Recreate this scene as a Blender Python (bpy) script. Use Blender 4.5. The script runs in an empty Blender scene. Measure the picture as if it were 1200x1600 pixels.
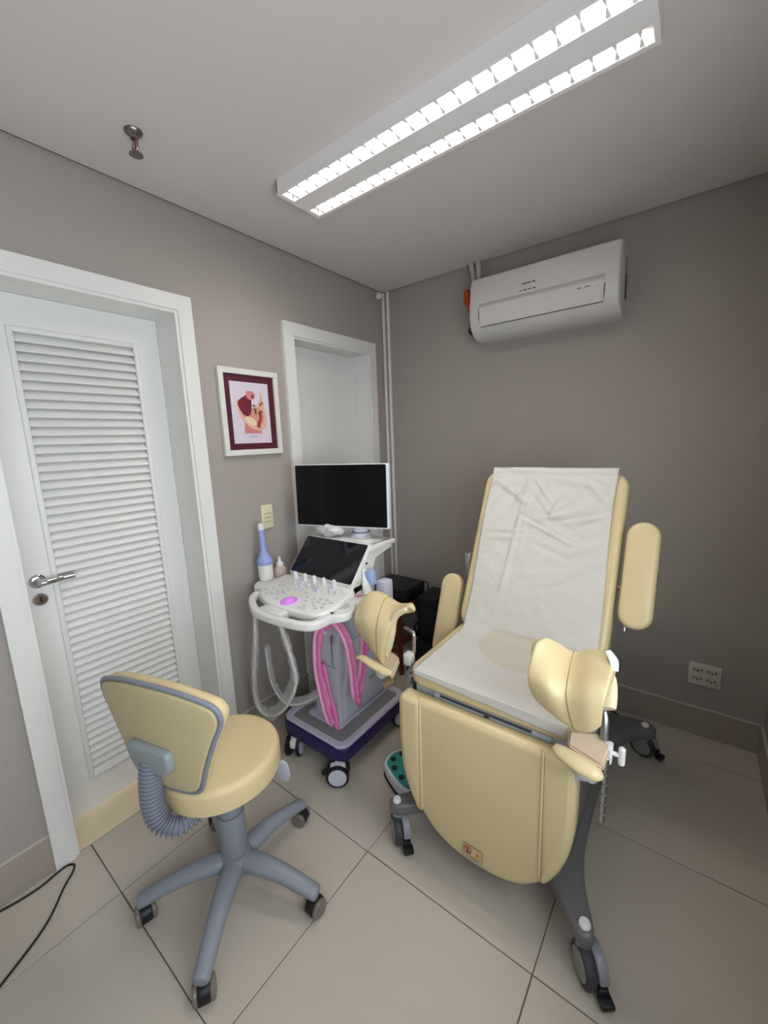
import bpy, bmesh, math, random
from mathutils import Vector, Matrix, noise

random.seed(4)
SC = bpy.context.scene
COL = SC.collection
PI = math.pi

# ------------------------------------------------------------------ camera
FPX = 633.57
yaw, pitch, roll = -0.6562, -0.1750, -0.0381
fw = Vector((math.sin(yaw)*math.cos(pitch), math.cos(yaw)*math.cos(pitch), math.sin(pitch)))
r0 = Vector((math.cos(yaw), -math.sin(yaw), 0)); u0 = r0.cross(fw)
rt = r0*math.cos(roll) + u0*math.sin(roll); up = u0*math.cos(roll) - r0*math.sin(roll)
cd = bpy.data.cameras.new('camera'); cam = bpy.data.objects.new('camera', cd); COL.objects.link(cam)
m = Matrix((rt, up, -fw)).transposed().to_4x4(); m.translation = Vector((1.7452, -2.3333, 1.4927))
cam.matrix_world = m
cd.sensor_fit = 'HORIZONTAL'; cd.sensor_width = 36; cd.lens = FPX/1200*36
cd.clip_start = 0.02; cd.clip_end = 60
SC.camera = cam

# ------------------------------------------------------------------ world, light, exposure
w = bpy.data.worlds.new('sky'); SC.world = w; w.use_nodes = True
bg = w.node_tree.nodes['Background']
bg.inputs[0].default_value = (0.86, 0.93, 1.0, 1); bg.inputs[1].default_value = 5.6
SC.view_settings.view_transform = 'Standard'; SC.view_settings.look = 'None'
SC.view_settings.exposure = 0.0; SC.view_settings.gamma = 1.0
SC.view_settings.use_curve_mapping = False
WIN = (-3.30, -1.30, 0.80, 1.90)            # window in the right-hand wall, beside the camera: y0 y1 z0 z1
YF = -4.0                                   # wall behind the camera
W, H = 2.086, 2.4512
pl = bpy.data.lights.new('window_daylight', 'AREA'); pl.shape = 'RECTANGLE'
pl.size = WIN[3]-WIN[2]; pl.size_y = WIN[1]-WIN[0]; pl.cycles.is_portal = True
po = bpy.data.objects.new('window_daylight', pl); COL.objects.link(po)
po.location = (W+0.14, (WIN[0]+WIN[1])/2, (WIN[2]+WIN[3])/2); po.rotation_euler = (0, PI/2, 0)
TUBE_POWER = 47.0

# ------------------------------------------------------------------ materials
def lin(c):
    return c/12.92 if c <= 0.04045 else ((c+0.055)/1.055)**2.4
def rgb(h):
    if isinstance(h, str):
        h = h.lstrip('#'); return tuple(lin(int(h[i:i+2], 16)/255) for i in (0, 2, 4)) + (1,)
    return tuple(h) + (1,)
MATS = {}
def mat(name, h, rough=0.5, metal=0.0, var=0.04, scale=12.0, bump=0.0, bscale=80.0, spec=0.5, coat=0.0, emit=None, es=0.0, trans=0.0, alpha=1.0, ior=1.45, stretch=None):
    if name in MATS: return MATS[name]
    M = bpy.data.materials.new(name); M.use_nodes = True; nt = M.node_tree; N = nt.nodes; Lk = nt.links
    b = N['Principled BSDF']; c = rgb(h)
    tc = N.new('ShaderNodeTexCoord'); mp = N.new('ShaderNodeMapping'); Lk.new(tc.outputs['Object'], mp.inputs[0])
    if stretch: mp.inputs['Scale'].default_value = stretch
    nz = N.new('ShaderNodeTexNoise'); nz.inputs['Scale'].default_value = scale; nz.inputs['Detail'].default_value = 4
    Lk.new(mp.outputs[0], nz.inputs['Vector'])
    mx = N.new('ShaderNodeMix'); mx.data_type = 'RGBA'
    Lk.new(nz.outputs['Fac'], mx.inputs['Factor'])
    mx.inputs['A'].default_value = tuple(min(1, v*(1-var)) for v in c[:3]) + (1,)
    mx.inputs['B'].default_value = tuple(min(1, v*(1+var)) for v in c[:3]) + (1,)
    Lk.new(mx.outputs['Result'], b.inputs['Base Color'])
    b.inputs['Roughness'].default_value = rough; b.inputs['Metallic'].default_value = metal
    b.inputs['Specular IOR Level'].default_value = spec; b.inputs['Coat Weight'].default_value = coat
    b.inputs['IOR'].default_value = ior
    b.inputs['Transmission Weight'].default_value = trans; b.inputs['Alpha'].default_value = alpha
    if bump:
        n2 = N.new('ShaderNodeTexNoise'); n2.inputs['Scale'].default_value = bscale; n2.inputs['Detail'].default_value = 3
        Lk.new(mp.outputs[0], n2.inputs['Vector'])
        bp = N.new('ShaderNodeBump'); bp.inputs['Strength'].default_value = bump; bp.inputs['Distance'].default_value = 0.004
        Lk.new(n2.outputs['Fac'], bp.inputs['Height']); Lk.new(bp.outputs[0], b.inputs['Normal'])
    if emit:
        b.inputs['Emission Color'].default_value = rgb(emit); b.inputs['Emission Strength'].default_value = es
    MATS[name] = M; return M

WALL   = mat('wall_paint', '#a69f98', 0.75, var=0.025, scale=3, bump=0.08, bscale=160, spec=0.25)
CEIL   = mat('ceiling_paint', '#d9d3d0', 0.85, var=0.02, scale=2, spec=0.2)
DOORW  = mat('door_lacquer', '#e8e8e4', 0.38, var=0.015, scale=4)
TILE   = mat('porcelain_tile', '#bdb5a8', 0.14, var=0.03, scale=3.0, stretch=(1.0, 6.0, 1.0), spec=0.5)
GROUT  = mat('grout', '#6b5f52', 0.9)
BASEB  = mat('baseboard_tile', '#a39a8e', 0.35, var=0.03)
BASEC  = mat('baseboard_edge', '#c7c0b6', 0.4)
MARBLE = mat('threshold_marble', '#e4d3b4', 0.3, var=0.06, scale=18)
CHROME = mat('chrome', '#cfcfd2', 0.12, 1.0, var=0.02)
STEEL  = mat('brushed_steel', '#b9bbbe', 0.32, 1.0, var=0.04)
BLACK  = mat('black_plastic', '#17171a', 0.45)
RUBBER = mat('black_rubber', '#1d1d1f', 0.7)
CREAM  = mat('cream_vinyl', '#dcca9c', 0.33, var=0.03, scale=6, bump=0.10, bscale=9, spec=0.5)
CREAMS = mat('cream_vinyl_stool', '#dac699', 0.42, var=0.03, scale=6, bump=0.10, bscale=14, spec=0.45)
CREAMD = mat('cream_plastic', '#e2d3b0', 0.4, var=0.03)
SEAM   = mat('seam_thread', '#9a8355', 0.6)
PAPER  = mat('paper', '#d4d1ca', 0.8, var=0.015, scale=8, bump=0.25, bscale=22, spec=0.2)
GREYM  = mat('grey_enamel', '#b9bfc6', 0.4, var=0.03)
DGREY  = mat('graphite_enamel', '#6c6b6a', 0.38, 0.0, var=0.04)
SGREY  = mat('stool_grey_plastic', '#858a94', 0.42, var=0.03)
HOSE   = mat('hose_grey', '#8a8e9c', 0.35)
BRKT   = mat('bracket_grey', '#949da0', 0.4)
WPLAST = mat('white_plastic', '#e7e7e4', 0.35, var=0.012)
LILAC  = mat('pale_lilac_plastic', '#cdd0de', 0.35, var=0.015)
PURPLE = mat('deep_purple_plastic', '#2b1c56', 0.4, var=0.05)
TRAYG  = mat('tray_grey', '#8d8b8c', 0.18, var=0.04)
SCREEN = mat('screen_glass', '#07080b', 0.12, var=0.0, spec=0.3)
SCREEN2= mat('touch_glass', '#0c0a16', 0.08, var=0.0, spec=0.6)
PINK   = mat('pink_sleeve', '#f58ecb', 0.2, var=0.12, scale=30, bump=0.9, bscale=60, alpha=0.86)
PINKL  = mat('pink_cable', '#f6b0d8', 0.3)
CLEAR  = mat('clear_sleeve', '#e4e4e6', 0.12, var=0.02, bump=1.0, bscale=60, alpha=0.32)
CABLEW = mat('white_cable', '#dcdcd6', 0.4)
BLUEP  = mat('blue_plastic', '#98a6da', 0.3, var=0.03)
LBLUE  = mat('light_blue_plastic', '#9db8dd', 0.25)
IVORY  = mat('ivory_plastic', '#e3dcb9', 0.4, var=0.015)
ACW    = mat('ac_white', '#d8d6d1', 0.4, var=0.01)
ACS    = mat('ac_shade_grey', '#b3b1ac', 0.5)
MARK   = mat('grey_print', '#5d5d5f', 0.6)
BURG   = mat('burgundy_mat', '#4d1428', 0.6, var=0.05)
FRAMEW = mat('frame_white', '#e3e3da', 0.4)
PRINT  = mat('print_paper', '#dcd2df', 0.5, var=0.01)
WOODR  = mat('red_brown_wood', '#5a2413', 0.35, var=0.25, scale=8, stretch=(1, 1, .15))
BOXG   = mat('grey_black_plastic', '#34353c', 0.4)
ORANGE = mat('orange_foam', '#c4521d', 0.8, var=0.15, bump=0.6)
BROWNP = mat('brown_pipe', '#5a2a18', 0.6)
PIPEW  = mat('pipe_wrap', '#b9b4b2', 0.7, bump=0.3)
ALU    = mat('louvre_white', '#f1efec', 0.25, 0.0, var=0.01)
TUBEM  = mat('led_tube', '#ffffff', 0.5, emit=(1.0, 0.945, 0.895), es=TUBE_POWER)
TRACKM = mat('lit_trackball', '#cf8fdc', 0.3, emit='#c44fe0', es=0.28)
LCD    = mat('amber_yellow', '#e0a51e', 0.5)
RED    = mat('sign_red', '#a8323a', 0.5)
SIGNK  = mat('sign_black', '#2a2624', 0.6)
LABELW = mat('label_film', '#cdbd97', 0.4)
TEAL   = mat('teal_print', '#2f8f86', 0.35, var=0.35, scale=14)
BRASS  = mat('sprinkler_metal', '#8f8a84', 0.3, 1.0)
BULB   = mat('red_bulb', '#a3202c', 0.2)
GELB   = mat('clear_bottle', '#d9c4bd', 0.2, alpha=0.75)
LCAST  = mat('smoky_clear_plastic', '#8a8078', 0.15, alpha=0.7)
GLASS  = mat('window_glass', '#ffffff', 0.0, var=0, trans=1.0, ior=1.0, alpha=0.15)
LILACB = mat('button_white', '#ecece8', 0.4)
TEALB  = mat('knob_pale', '#dfe3e6', 0.3)

# ------------------------------------------------------------------ mesh builder
def cr(pts, n=8, closed=False):
    P = [Vector(p) for p in pts]; out = []; L = len(P)
    rng = range(L if closed else L-1)
    for i in rng:
        if closed: a, b, c, d = P[(i-1) % L], P[i], P[(i+1) % L], P[(i+2) % L]
        else: a, b, c, d = P[max(i-1, 0)], P[i], P[i+1], P[min(i+2, L-1)]
        for k in range(n):
            t = k/n
            out.append(0.5*((2*b)+(c-a)*t+(2*a-5*b+4*c-d)*t*t+(3*b-a-3*c+d)*t**3))
    if not closed: out.append(P[-1])
    return out
def lerp1(v, t):
    if not hasattr(v, '__len__'): return v
    x = t*(len(v)-1); i = min(int(x), len(v)-2); return v[i]*(1-(x-i))+v[i+1]*(x-i)
def rrect(w_, h_, r, n=5, cx=0, cy=0):
    o = []
    for (sx, sy, a0) in ((1, 1, 0), (-1, 1, PI/2), (-1, -1, PI), (1, -1, 1.5*PI)):
        for k in range(n+1):
            a = a0 + k*PI/2/n
            o.append((cx+sx*(w_/2-r)+r*math.cos(a), cy+sy*(h_/2-r)+r*math.sin(a)))
    return o
def frame(o, u, v):
    u = Vector(u).normalized(); v = Vector(v); v = (v-u*v.dot(u)).normalized(); n = u.cross(v)
    M_ = Matrix((u, v, n)).transposed().to_4x4(); M_.translation = Vector(o); return M_
def plane_z(z, ox=0, oy=0): return Matrix.Translation((ox, oy, z))

class G:
    def __init__(s): s.b = bmesh.new()
    def faces(s, vs, fs):
        V = [s.b.verts.new(v) for v in vs]; out = []
        for f in fs:
            try: out.append(s.b.faces.new([V[i] for i in f]))
            except ValueError: pass
        return V, out
    def box(s, x0, x1, y0, y1, z0, z1, bev=0.0, seg=2, M=None):
        vs = [Vector((x, y, z)) for x in (x0, x1) for y in (y0, y1) for z in (z0, z1)]
        if M: vs = [M @ v for v in vs]
        V, F = s.faces(vs, [(0, 1, 3, 2), (4, 6, 7, 5), (0, 4, 5, 1), (2, 3, 7, 6), (0, 2, 6, 4), (1, 5, 7, 3)])
        if bev:
            E = list({e for f in F for e in f.edges})
            bmesh.ops.bevel(s.b, geom=E, offset=bev, segments=seg, profile=0.5, affect='EDGES')
        return s
    def rings(s, R, cap0=True, cap1=True, close=True):
        VV = [[s.b.verts.new(p) for p in r] for r in R]
        n = len(VV[0])
        for a, b in zip(VV, VV[1:]):
            for i in range(n if close else n-1):
                j = (i+1) % n
                try: s.b.faces.new((a[i], a[j], b[j], b[i]))
                except ValueError: pass
        if cap0: s.b.faces.new(VV[0][::-1])
        if cap1: s.b.faces.new(VV[-1])
        return s
    def tube(s, pts, r, seg=10, n=8, flat=None, up=None, smooth=True, closed=False):
        P = cr(pts, n, closed) if smooth else [Vector(p) for p in pts]
        L = len(P); R = []; prev = None
        for i, p in enumerate(P):
            if closed: t = (P[(i+1) % L]-P[(i-1) % L]).normalized()
            else: t = (P[min(i+1, L-1)]-P[max(i-1, 0)]).normalized()
            if prev is None:
                a = Vector(up) if up else (Vector((0, 0, 1)) if abs(t.z) < 0.9 else Vector((1, 0, 0)))
            else: a = prev
            if up and abs(t.dot(Vector(up).normalized())) < 0.95: a = Vector(up)
            a = (a-t*a.dot(t)).normalized(); prev = a; c = t.cross(a)
            rr = lerp1(r, i/max(1, L-1)); f1 = lerp1(flat, i/max(1, L-1)) if flat else 1.0
            R.append([p + a*(rr*f1*math.sin(2*PI*k/seg)) + c*(rr*math.cos(2*PI*k/seg)) for k in range(seg)])
        if closed:
            R.append(R[0]); s.rings(R, False, False)
        else: s.rings(R)
        return s
    def cyl(s, p0, p1, r0, r1=None, seg=20, bev=0.0):
        r1 = r0 if r1 is None else r1
        p0, p1 = Vector(p0), Vector(p1); t = (p1-p0).normalized()
        a = Vector((0, 0, 1)) if abs(t.z) < 0.9 else Vector((1, 0, 0)); a = (a-t*a.dot(t)).normalized(); c = t.cross(a)
        def ring(p, r): return [p + a*(r*math.sin(2*PI*k/seg)) + c*(r*math.cos(2*PI*k/seg)) for k in range(seg)]
        if bev: R = [ring(p0, r0-bev), ring(p0+t*bev, r0), ring(p1-t*bev, r1), ring(p1, r1-bev)]
        else: R = [ring(p0, r0), ring(p1, r1)]
        return s.rings(R)
    def lathe(s, prof, M, seg=24):
        R = []
        for (r, z) in prof:
            R.append([M @ Vector((max(r, 1e-4)*math.cos(2*PI*k/seg), max(r, 1e-4)*math.sin(2*PI*k/seg), z)) for k in range(seg)])
        return s.rings(R)
    def ell(s, c, rx, ry, rz, M=None, seg=16, rg=10):
        c = Vector(c); R = []
        for i in range(rg+1):
            a = -PI/2 + PI*i/rg; rr = max(math.cos(a), 1e-3)
            ring = [Vector((rx*rr*math.cos(2*PI*k/seg), ry*rr*math.sin(2*PI*k/seg), rz*math.sin(a))) for k in range(seg)]
            R.append([(c + (M @ v if M else v)) for v in ring])
        return s.rings(R)
    def pad(s, outline, th, M, er=0.01, k=3, dome=0.0, bottom_er=None, drop=None):
        O = [Vector((p[0], p[1])) for p in outline]; n = len(O)
        A = sum(O[i].x*O[(i+1) % n].y-O[(i+1) % n].x*O[i].y for i in range(n))
        if A < 0: O = O[::-1]
        Nn = []
        for i in range(n):
            e1 = (O[i]-O[i-1]); e2 = (O[(i+1) % n]-O[i])
            n1 = Vector((-e1.y, e1.x)).normalized() if e1.length > 1e-9 else Vector((0, 0)); n2 = Vector((-e2.y, e2.x)).normalized() if e2.length > 1e-9 else n1
            q = n1+n2; q = q.normalized() if q.length > 1e-6 else n1
            Nn.append(q/max(0.5, q.dot(n2)))
        be = er if bottom_er is None else bottom_er
        prof = []
        for i in range(k+1):
            a = PI/2*i/k
            prof.append((be*(1-math.sin(a)), be*(1-math.cos(a))))
        for i in range(k+1):
            a = PI/2*i/k
            prof.append((er*(1-math.cos(a)), th-er+er*math.sin(a)))
        R = []
        f = drop or (lambda x, y, h: h)
        for (ins, h) in prof:
            R.append([M @ Vector((p.x+q.x*ins, p.y+q.y*ins, f(p.x, p.y, h))) for p, q in zip(O, Nn)])
        cx = sum(p.x for p in O)/n; cy = sum(p.y for p in O)/n
        if dome:
            base = [p+q*er for p, q in zip(O, Nn)]
            for t in (0.85, 0.65, 0.42, 0.2, 0.02):
                R.append([M @ Vector((cx+(p.x-cx)*t, cy+(p.y-cy)*t, f(cx+(p.x-cx)*t, cy+(p.y-cy)*t, th+dome*(1-t*t)))) for p in base])
        return s.rings(R)
    def sheet(s, P, th, sub=4):
        rows = [cr(r, sub) for r in P]
        cols = [cr([rows[i][j] for i in range(len(rows))], sub) for j in range(len(rows[0]))]
        nu, nv = len(cols), len(cols[0])
        def nrm(i, j):
            a = cols[min(i+1, nu-1)][j]-cols[max(i-1, 0)][j]; b = cols[i][min(j+1, nv-1)]-cols[i][max(j-1, 0)]
            q = a.cross(b); return q.normalized() if q.length > 1e-9 else Vector((0, 0, 1))
        F = [[s.b.verts.new(cols[i][j]) for j in range(nv)] for i in range(nu)]
        B = [[s.b.verts.new(cols[i][j]+nrm(i, j)*th) for j in range(nv)] for i in range(nu)]
        for i in range(nu-1):
            for j in range(nv-1):
                s.b.faces.new((F[i][j], F[i+1][j], F[i+1][j+1], F[i][j+1]))
                s.b.faces.new((B[i][j], B[i][j+1], B[i+1][j+1], B[i+1][j]))
        for i in range(nu-1):
            s.b.faces.new((F[i][0], B[i][0], B[i+1][0], F[i+1][0])); s.b.faces.new((F[i][-1], F[i+1][-1], B[i+1][-1], B[i][-1]))
        for j in range(nv-1):
            s.b.faces.new((F[0][j], F[0][j+1], B[0][j+1], B[0][j])); s.b.faces.new((F[-1][j], B[-1][j], B[-1][j+1], F[-1][j+1]))
        return s

def setp(o, label=None, cat=None, group=None, kind=None):
    if label: o['label'] = label
    if cat: o['category'] = cat
    if group: o['group'] = group
    if kind: o['kind'] = kind
    return o
def origin_of(p):
    v = Vector((0, 0, 0))
    while p: v += p.location; p = p.parent
    return v
def out(name, g, material, parent=None, label=None, angle=40, subsurf=0, loc=None, cat=None, group=None, kind=None):
    """link the bmesh (built in world coordinates) as ONE object; loc = its own origin when top-level"""
    me = bpy.data.meshes.new(name); base = origin_of(parent) if parent else Vector(loc or (0, 0, 0))
    bmesh.ops.recalc_face_normals(g.b, faces=g.b.faces)
    g.b.transform(Matrix.Translation(-base)); g.b.to_mesh(me); g.b.free()
    me.materials.append(material)
    me.shade_smooth()
    if angle < 180: me.set_sharp_from_angle(angle=math.radians(angle))
    o = bpy.data.objects.new(name, me); COL.objects.link(o)
    if parent: o.parent = parent
    else: o.location = base
    if subsurf:
        md = o.modifiers.new('sub', 'SUBSURF'); md.levels = subsurf; md.render_levels = subsurf
    return setp(o, label, cat, group, kind)
def thing(name, label, cat, loc=(0, 0, 0), group=None):
    o = bpy.data.objects.new(name, None); COL.objects.link(o); o.location = loc; o.empty_display_size = 0.1
    return setp(o, label, cat, group)
def struct(name, g, m_, label=None, parent=None):
    return out(name, g, m_, parent, label, 40, kind='structure')
def dup(o, parent, loc):
    c = o.copy(); COL.objects.link(c); c.parent = parent; c.location = loc; return c
def dup_tree(o, parent, off):
    c = o.copy(); COL.objects.link(c); c.parent = parent; c.location = o.location + Vector(off)
    for ch in list(o.children):
        d = ch.copy(); COL.objects.link(d); d.parent = c
        for g2 in list(ch.children):
            e = g2.copy(); COL.objects.link(e); e.parent = d
    return c

# ------------------------------------------------------------------ room
D1 = (-2.045, -1.425, 2.04)      # door_1 opening y0 y1 top
D2 = (-0.803, -0.186, 2.043)     # door_2 opening
TOP = 2.56
g = G()
for (y0, y1, z0, z1) in ((YF-.1, D1[0], 0, TOP), (D1[0], D1[1], D1[2], TOP), (D1[1], D2[0], 0, TOP), (D2[0], D2[1], D2[2], TOP), (D2[1], 0.12, 0, TOP)):
    g.box(-0.22, 0, y0, y1, z0, z1)
struct('wall_left', g, WALL)
struct('wall_back', G().box(0, W+.12, 0, .12, 0, TOP), WALL)
g = G()
for (y0, y1, z0, z1) in ((YF, WIN[0], 0, TOP), (WIN[1], 0, 0, TOP), (WIN[0], WIN[1], 0, WIN[2]), (WIN[0], WIN[1], WIN[3], TOP)):
    g.box(W, W+.12, y0, y1, z0, z1)
struct('wall_right', g, WALL)
struct('wall_front', G().box(-.22, W+.12, YF-.12, YF, 0, TOP), CEIL)  # unseen wall, given the pale ceiling paint to bounce light onto the chair
struct('ceiling', G().box(0.016, W-.016, YF+.016, -0.016, H, H+.05).box(-.22, W+.12, YF-.12, .12, TOP-.01, TOP+.06), CEIL)
out('gap_shade_strip', G().box(.0005, .016, YF, -.0005, H+.006, H+.02).box(W-.016, W-.0005, YF, -.0005, H+.006, H+.02).box(.016, W-.016, -.016, -.0005, H+.006, H+.02), mat('gap_shade_dark', '#4c4846', .9), bpy.data.objects['ceiling'], 'dark strip painted as shade in the joint round the ceiling')  # dark colour paints the shade inside the open ceiling gap
fl = struct('floor', G().box(-.22, W+.12, YF-.12, .12, -.12, -.0035), GROUT)
wn = bpy.data.objects.new('window_1', None); COL.objects.link(wn); wn['kind'] = 'structure'
for (x0, x1, z0, z1) in ((WIN[0], WIN[1], WIN[2], WIN[2]+.05), (WIN[0], WIN[1], WIN[3]-.05, WIN[3]), (WIN[0], WIN[0]+.05, WIN[2]+.05, WIN[3]-.05), (WIN[1]-.05, WIN[1], WIN[2]+.05, WIN[3]-.05), ((WIN[0]+WIN[1])/2-.03, (WIN[0]+WIN[1])/2+.03, WIN[2]+.05, WIN[3]-.05)):
    out('window_frame', G().box(W+.04, W+.09, x0, x1, z0, z1), DOORW, wn)

# floor tiles
xs = [0, .291, .891, 1.491, W]; ys = [YF, -3.802, -3.202, -2.602, -2.002, -1.402, -.802, -.202, 0]
gp = 0.0016
cache = {}
for i in range(4):
    for j in range(8):
        a, b, c, d = xs[i]+gp, xs[i+1]-gp, ys[j]+gp, ys[j+1]-gp
        ribbed = False
        key = (round(b-a, 3), round(d-c, 3), ribbed)
        if key not in cache:
            hw, hd = (b-a)/2, (d-c)/2
            t = out('tile', G().box(-hw, hw, -hd, hd, -.01, 0, 0.0012, 1), TILE, fl)
            cache[key] = t
        else: t = dup(cache[key], fl, (0, 0, 0))
        t.location = ((a+b)/2, (c+d)/2, 0)

# baseboards
def bb(name, x0, x1, y0, y1):
    o = struct(name, G().box(x0, x1, y0, y1, 0, .143, .001, 1), BASEB)
    out('top_edge', G().box(x0, x1, y0, y1, .143, .148, .001, 1), BASEC, o)
bb('baseboard_left', 0, .011, -1.355, -.878); bb('baseboard_left', 0, .011, YF, -2.112); bb('baseboard_left', 0, .011, -.108, 0)
bb('baseboard_back', .011, W-.011, -.011, 0); bb('baseboard_right', W-.011, W, YF, -.011)

def casing(D, w_, name, px=.018, par=None):
    g = G(); y0, y1, zt = D
    # mitred frame, outer band + inner bead
    for (q0, q1, a, b) in ((0.008, w_, 0, px), (-.004, .012, 0, px*.55)):
        pts_o = [(y0-q1, 0), (y0-q1, zt+q1), (y1+q1, zt+q1), (y1+q1, 0)]
        pts_i = [(y0-q0, 0), (y0-q0, zt+q0), (y1+q0, zt+q0), (y1+q0, 0)]
        for k in range(3):
            A, B, C, Dd = pts_o[k], pts_o[k+1], pts_i[k+1], pts_i[k]
            vs = [Vector((x, p[0], p[1])) for x in (a, b) for p in (A, B, C, Dd)]
            V, F = g.faces(vs, [(0, 1, 2, 3), (7, 6, 5, 4), (0, 4, 5, 1), (1, 5, 6, 2), (2, 6, 7, 3), (3, 7, 4, 0)])
    return out(name, g, DOORW, par, angle=30)

# door 1: louvred door
d1 = bpy.data.objects.new('door_1', None); COL.objects.link(d1); d1['kind'] = 'structure'
d1.location = (-.165, -1.735, 0)
casing(D1, .068, 'door_casing', par=d1)
g = G(); g.box(-.215, 0, D1[0]-.02, D1[0]+.002, 0, D1[2]); g.box(-.215, 0, D1[1]-.002, D1[1]+.02, 0, D1[2]); g.box(-.215, 0, D1[0]-.02, D1[1]+.02, D1[2]-.002, D1[2]+.02)
out('door_jamb', g, DOORW, d1)
XD = -.165
ly0, ly1, lz0, lz1 = -1.920, -1.530, .160, 1.915
g = G()
g.box(XD-.035, XD, D1[0]+.003, ly0, .012, D1[2]-.003); g.box(XD-.035, XD, ly1, D1[1]-.003, .012, D1[2]-.003)
g.box(XD-.035, XD, ly0, ly1, .012, lz0); g.box(XD-.035, XD, ly0, ly1, lz1, D1[2]-.003)
out('door_leaf', g, DOORW, d1)
g = G()
for (a, b, c, d, hz) in ((ly0-.016, ly0+.004, lz0-.016, lz1+.016, 0), (ly1-.004, ly1+.016, lz0-.016, lz1+.016, 0), (ly0, ly1, lz0-.016, lz0+.004, 1), (ly0, ly1, lz1-.004, lz1+.016, 1)):
    g.box(XD-.01, XD+.009, a, b, c, d, .006, 3)
out('louvre_moulding', g, DOORW, d1)
nsl = 54; pitch_ = (lz1-lz0)/nsl
sl0 = None
for k in range(nsl):
    if sl0 is None:
        Mx = Matrix.Rotation(math.radians(-40), 4, 'Y')
        gs = G().pad(rrect(.008, .047, .0035, 2), ly1-ly0-.004, Matrix(((1, 0, 0, 0), (0, 0, 1, -(ly1-ly0-.004)/2), (0, 1, 0, 0), (0, 0, 0, 1))), .0005, 1)
        gs.b.transform(Mx)
        sl0 = out('louvre_slat', gs, DOORW, None)
        sl0.parent = d1
        o = sl0
    else: o = dup(sl0, d1, (0, 0, 0))
    o.location = Vector((XD-.014, (ly0+ly1)/2, lz0+pitch_*(k+.5))) - d1.location
out('louvre_backing', G().box(XD-.040, XD-.034, ly0, ly1, lz0, lz1), DOORW, d1)
hy, hz = -1.978, 1.026
g = G().lathe([(0, 0), (.026, 0), (.026, .006), (.023, .009), (.012, .010), (.011, .03), (.011, .042), (0, .043)], frame((XD, hy, hz), (0, 1, 0), (0, 0, 1)), 28)
g.tube([(XD+.040, hy-.006, hz), (XD+.046, hy+.010, hz), (XD+.044, hy+.035, hz), (XD+.038, hy+.065, hz+.001), (XD+.040, hy+.090, hz+.002), (XD+.046, hy+.105, hz+.003)], [.0125, .013, .0115, .0105, .011, .010], 12, 6, flat=[1, 1, 1.05, 1.1, 1.2, 1.3])
out('door_handle', g, CHROME, d1, 'polished chrome lever handle')
g = G().lathe([(0, 0), (.024, 0), (.024, .005), (.020, .009), (0, .009)], frame((XD, hy-.001, .955), (0, 1, 0), (0, 0, 1)), 28)
kh = out('keyhole_plate', g, CHROME, d1, 'round chrome keyhole plate')
out('keyhole', G().box(XD+.0085, XD+.0096, hy-.0045, hy+.0025, .945, .966, .001, 1), BLACK, kh, 'dark keyhole slot')
struct('trim_1', G().box(-.22, -.001, D1[0]+.001, D1[1]-.001, -.003, .004, .001, 1), MARBLE)

# door 2: plain white door set back in the corner
d2 = bpy.data.objects.new('door_2', None); COL.objects.link(d2); d2['kind'] = 'structure'; d2.location = (-.12, -.5, 0)
casing(D2, .074, 'door_casing', par=d2)
g = G(); g.box(-.2, 0, D2[0]-.02, D2[0]+.002, 0, D2[2]); g.box(-.2, 0, D2[1]-.002, D2[1]+.02, 0, D2[2]); g.box(-.2, 0, D2[0]-.02, D2[1]+.02, D2[2]-.002, D2[2]+.02)
out('door_jamb', g, DOORW, d2)
out('door_leaf', G().box(-.155, -.12, D2[0]+.003, D2[1]-.003, .008, D2[2]-.003, .001, 1), DOORW, d2)

# ------------------------------------------------------------------ ceiling light
LX0, LX1, LY0, LY1, LZ = .440, 1.606, -1.215, -1.000, 2.400
cl = thing('ceiling_light', 'long white twin trough ceiling light with lit louvre cells', 'light', (1.04, -1.11, H))
tr = ((-1.204, -1.146), (-1.066, -1.014))
g = G()
tx0, tx1 = LX0+.018, LX1-.012
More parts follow.
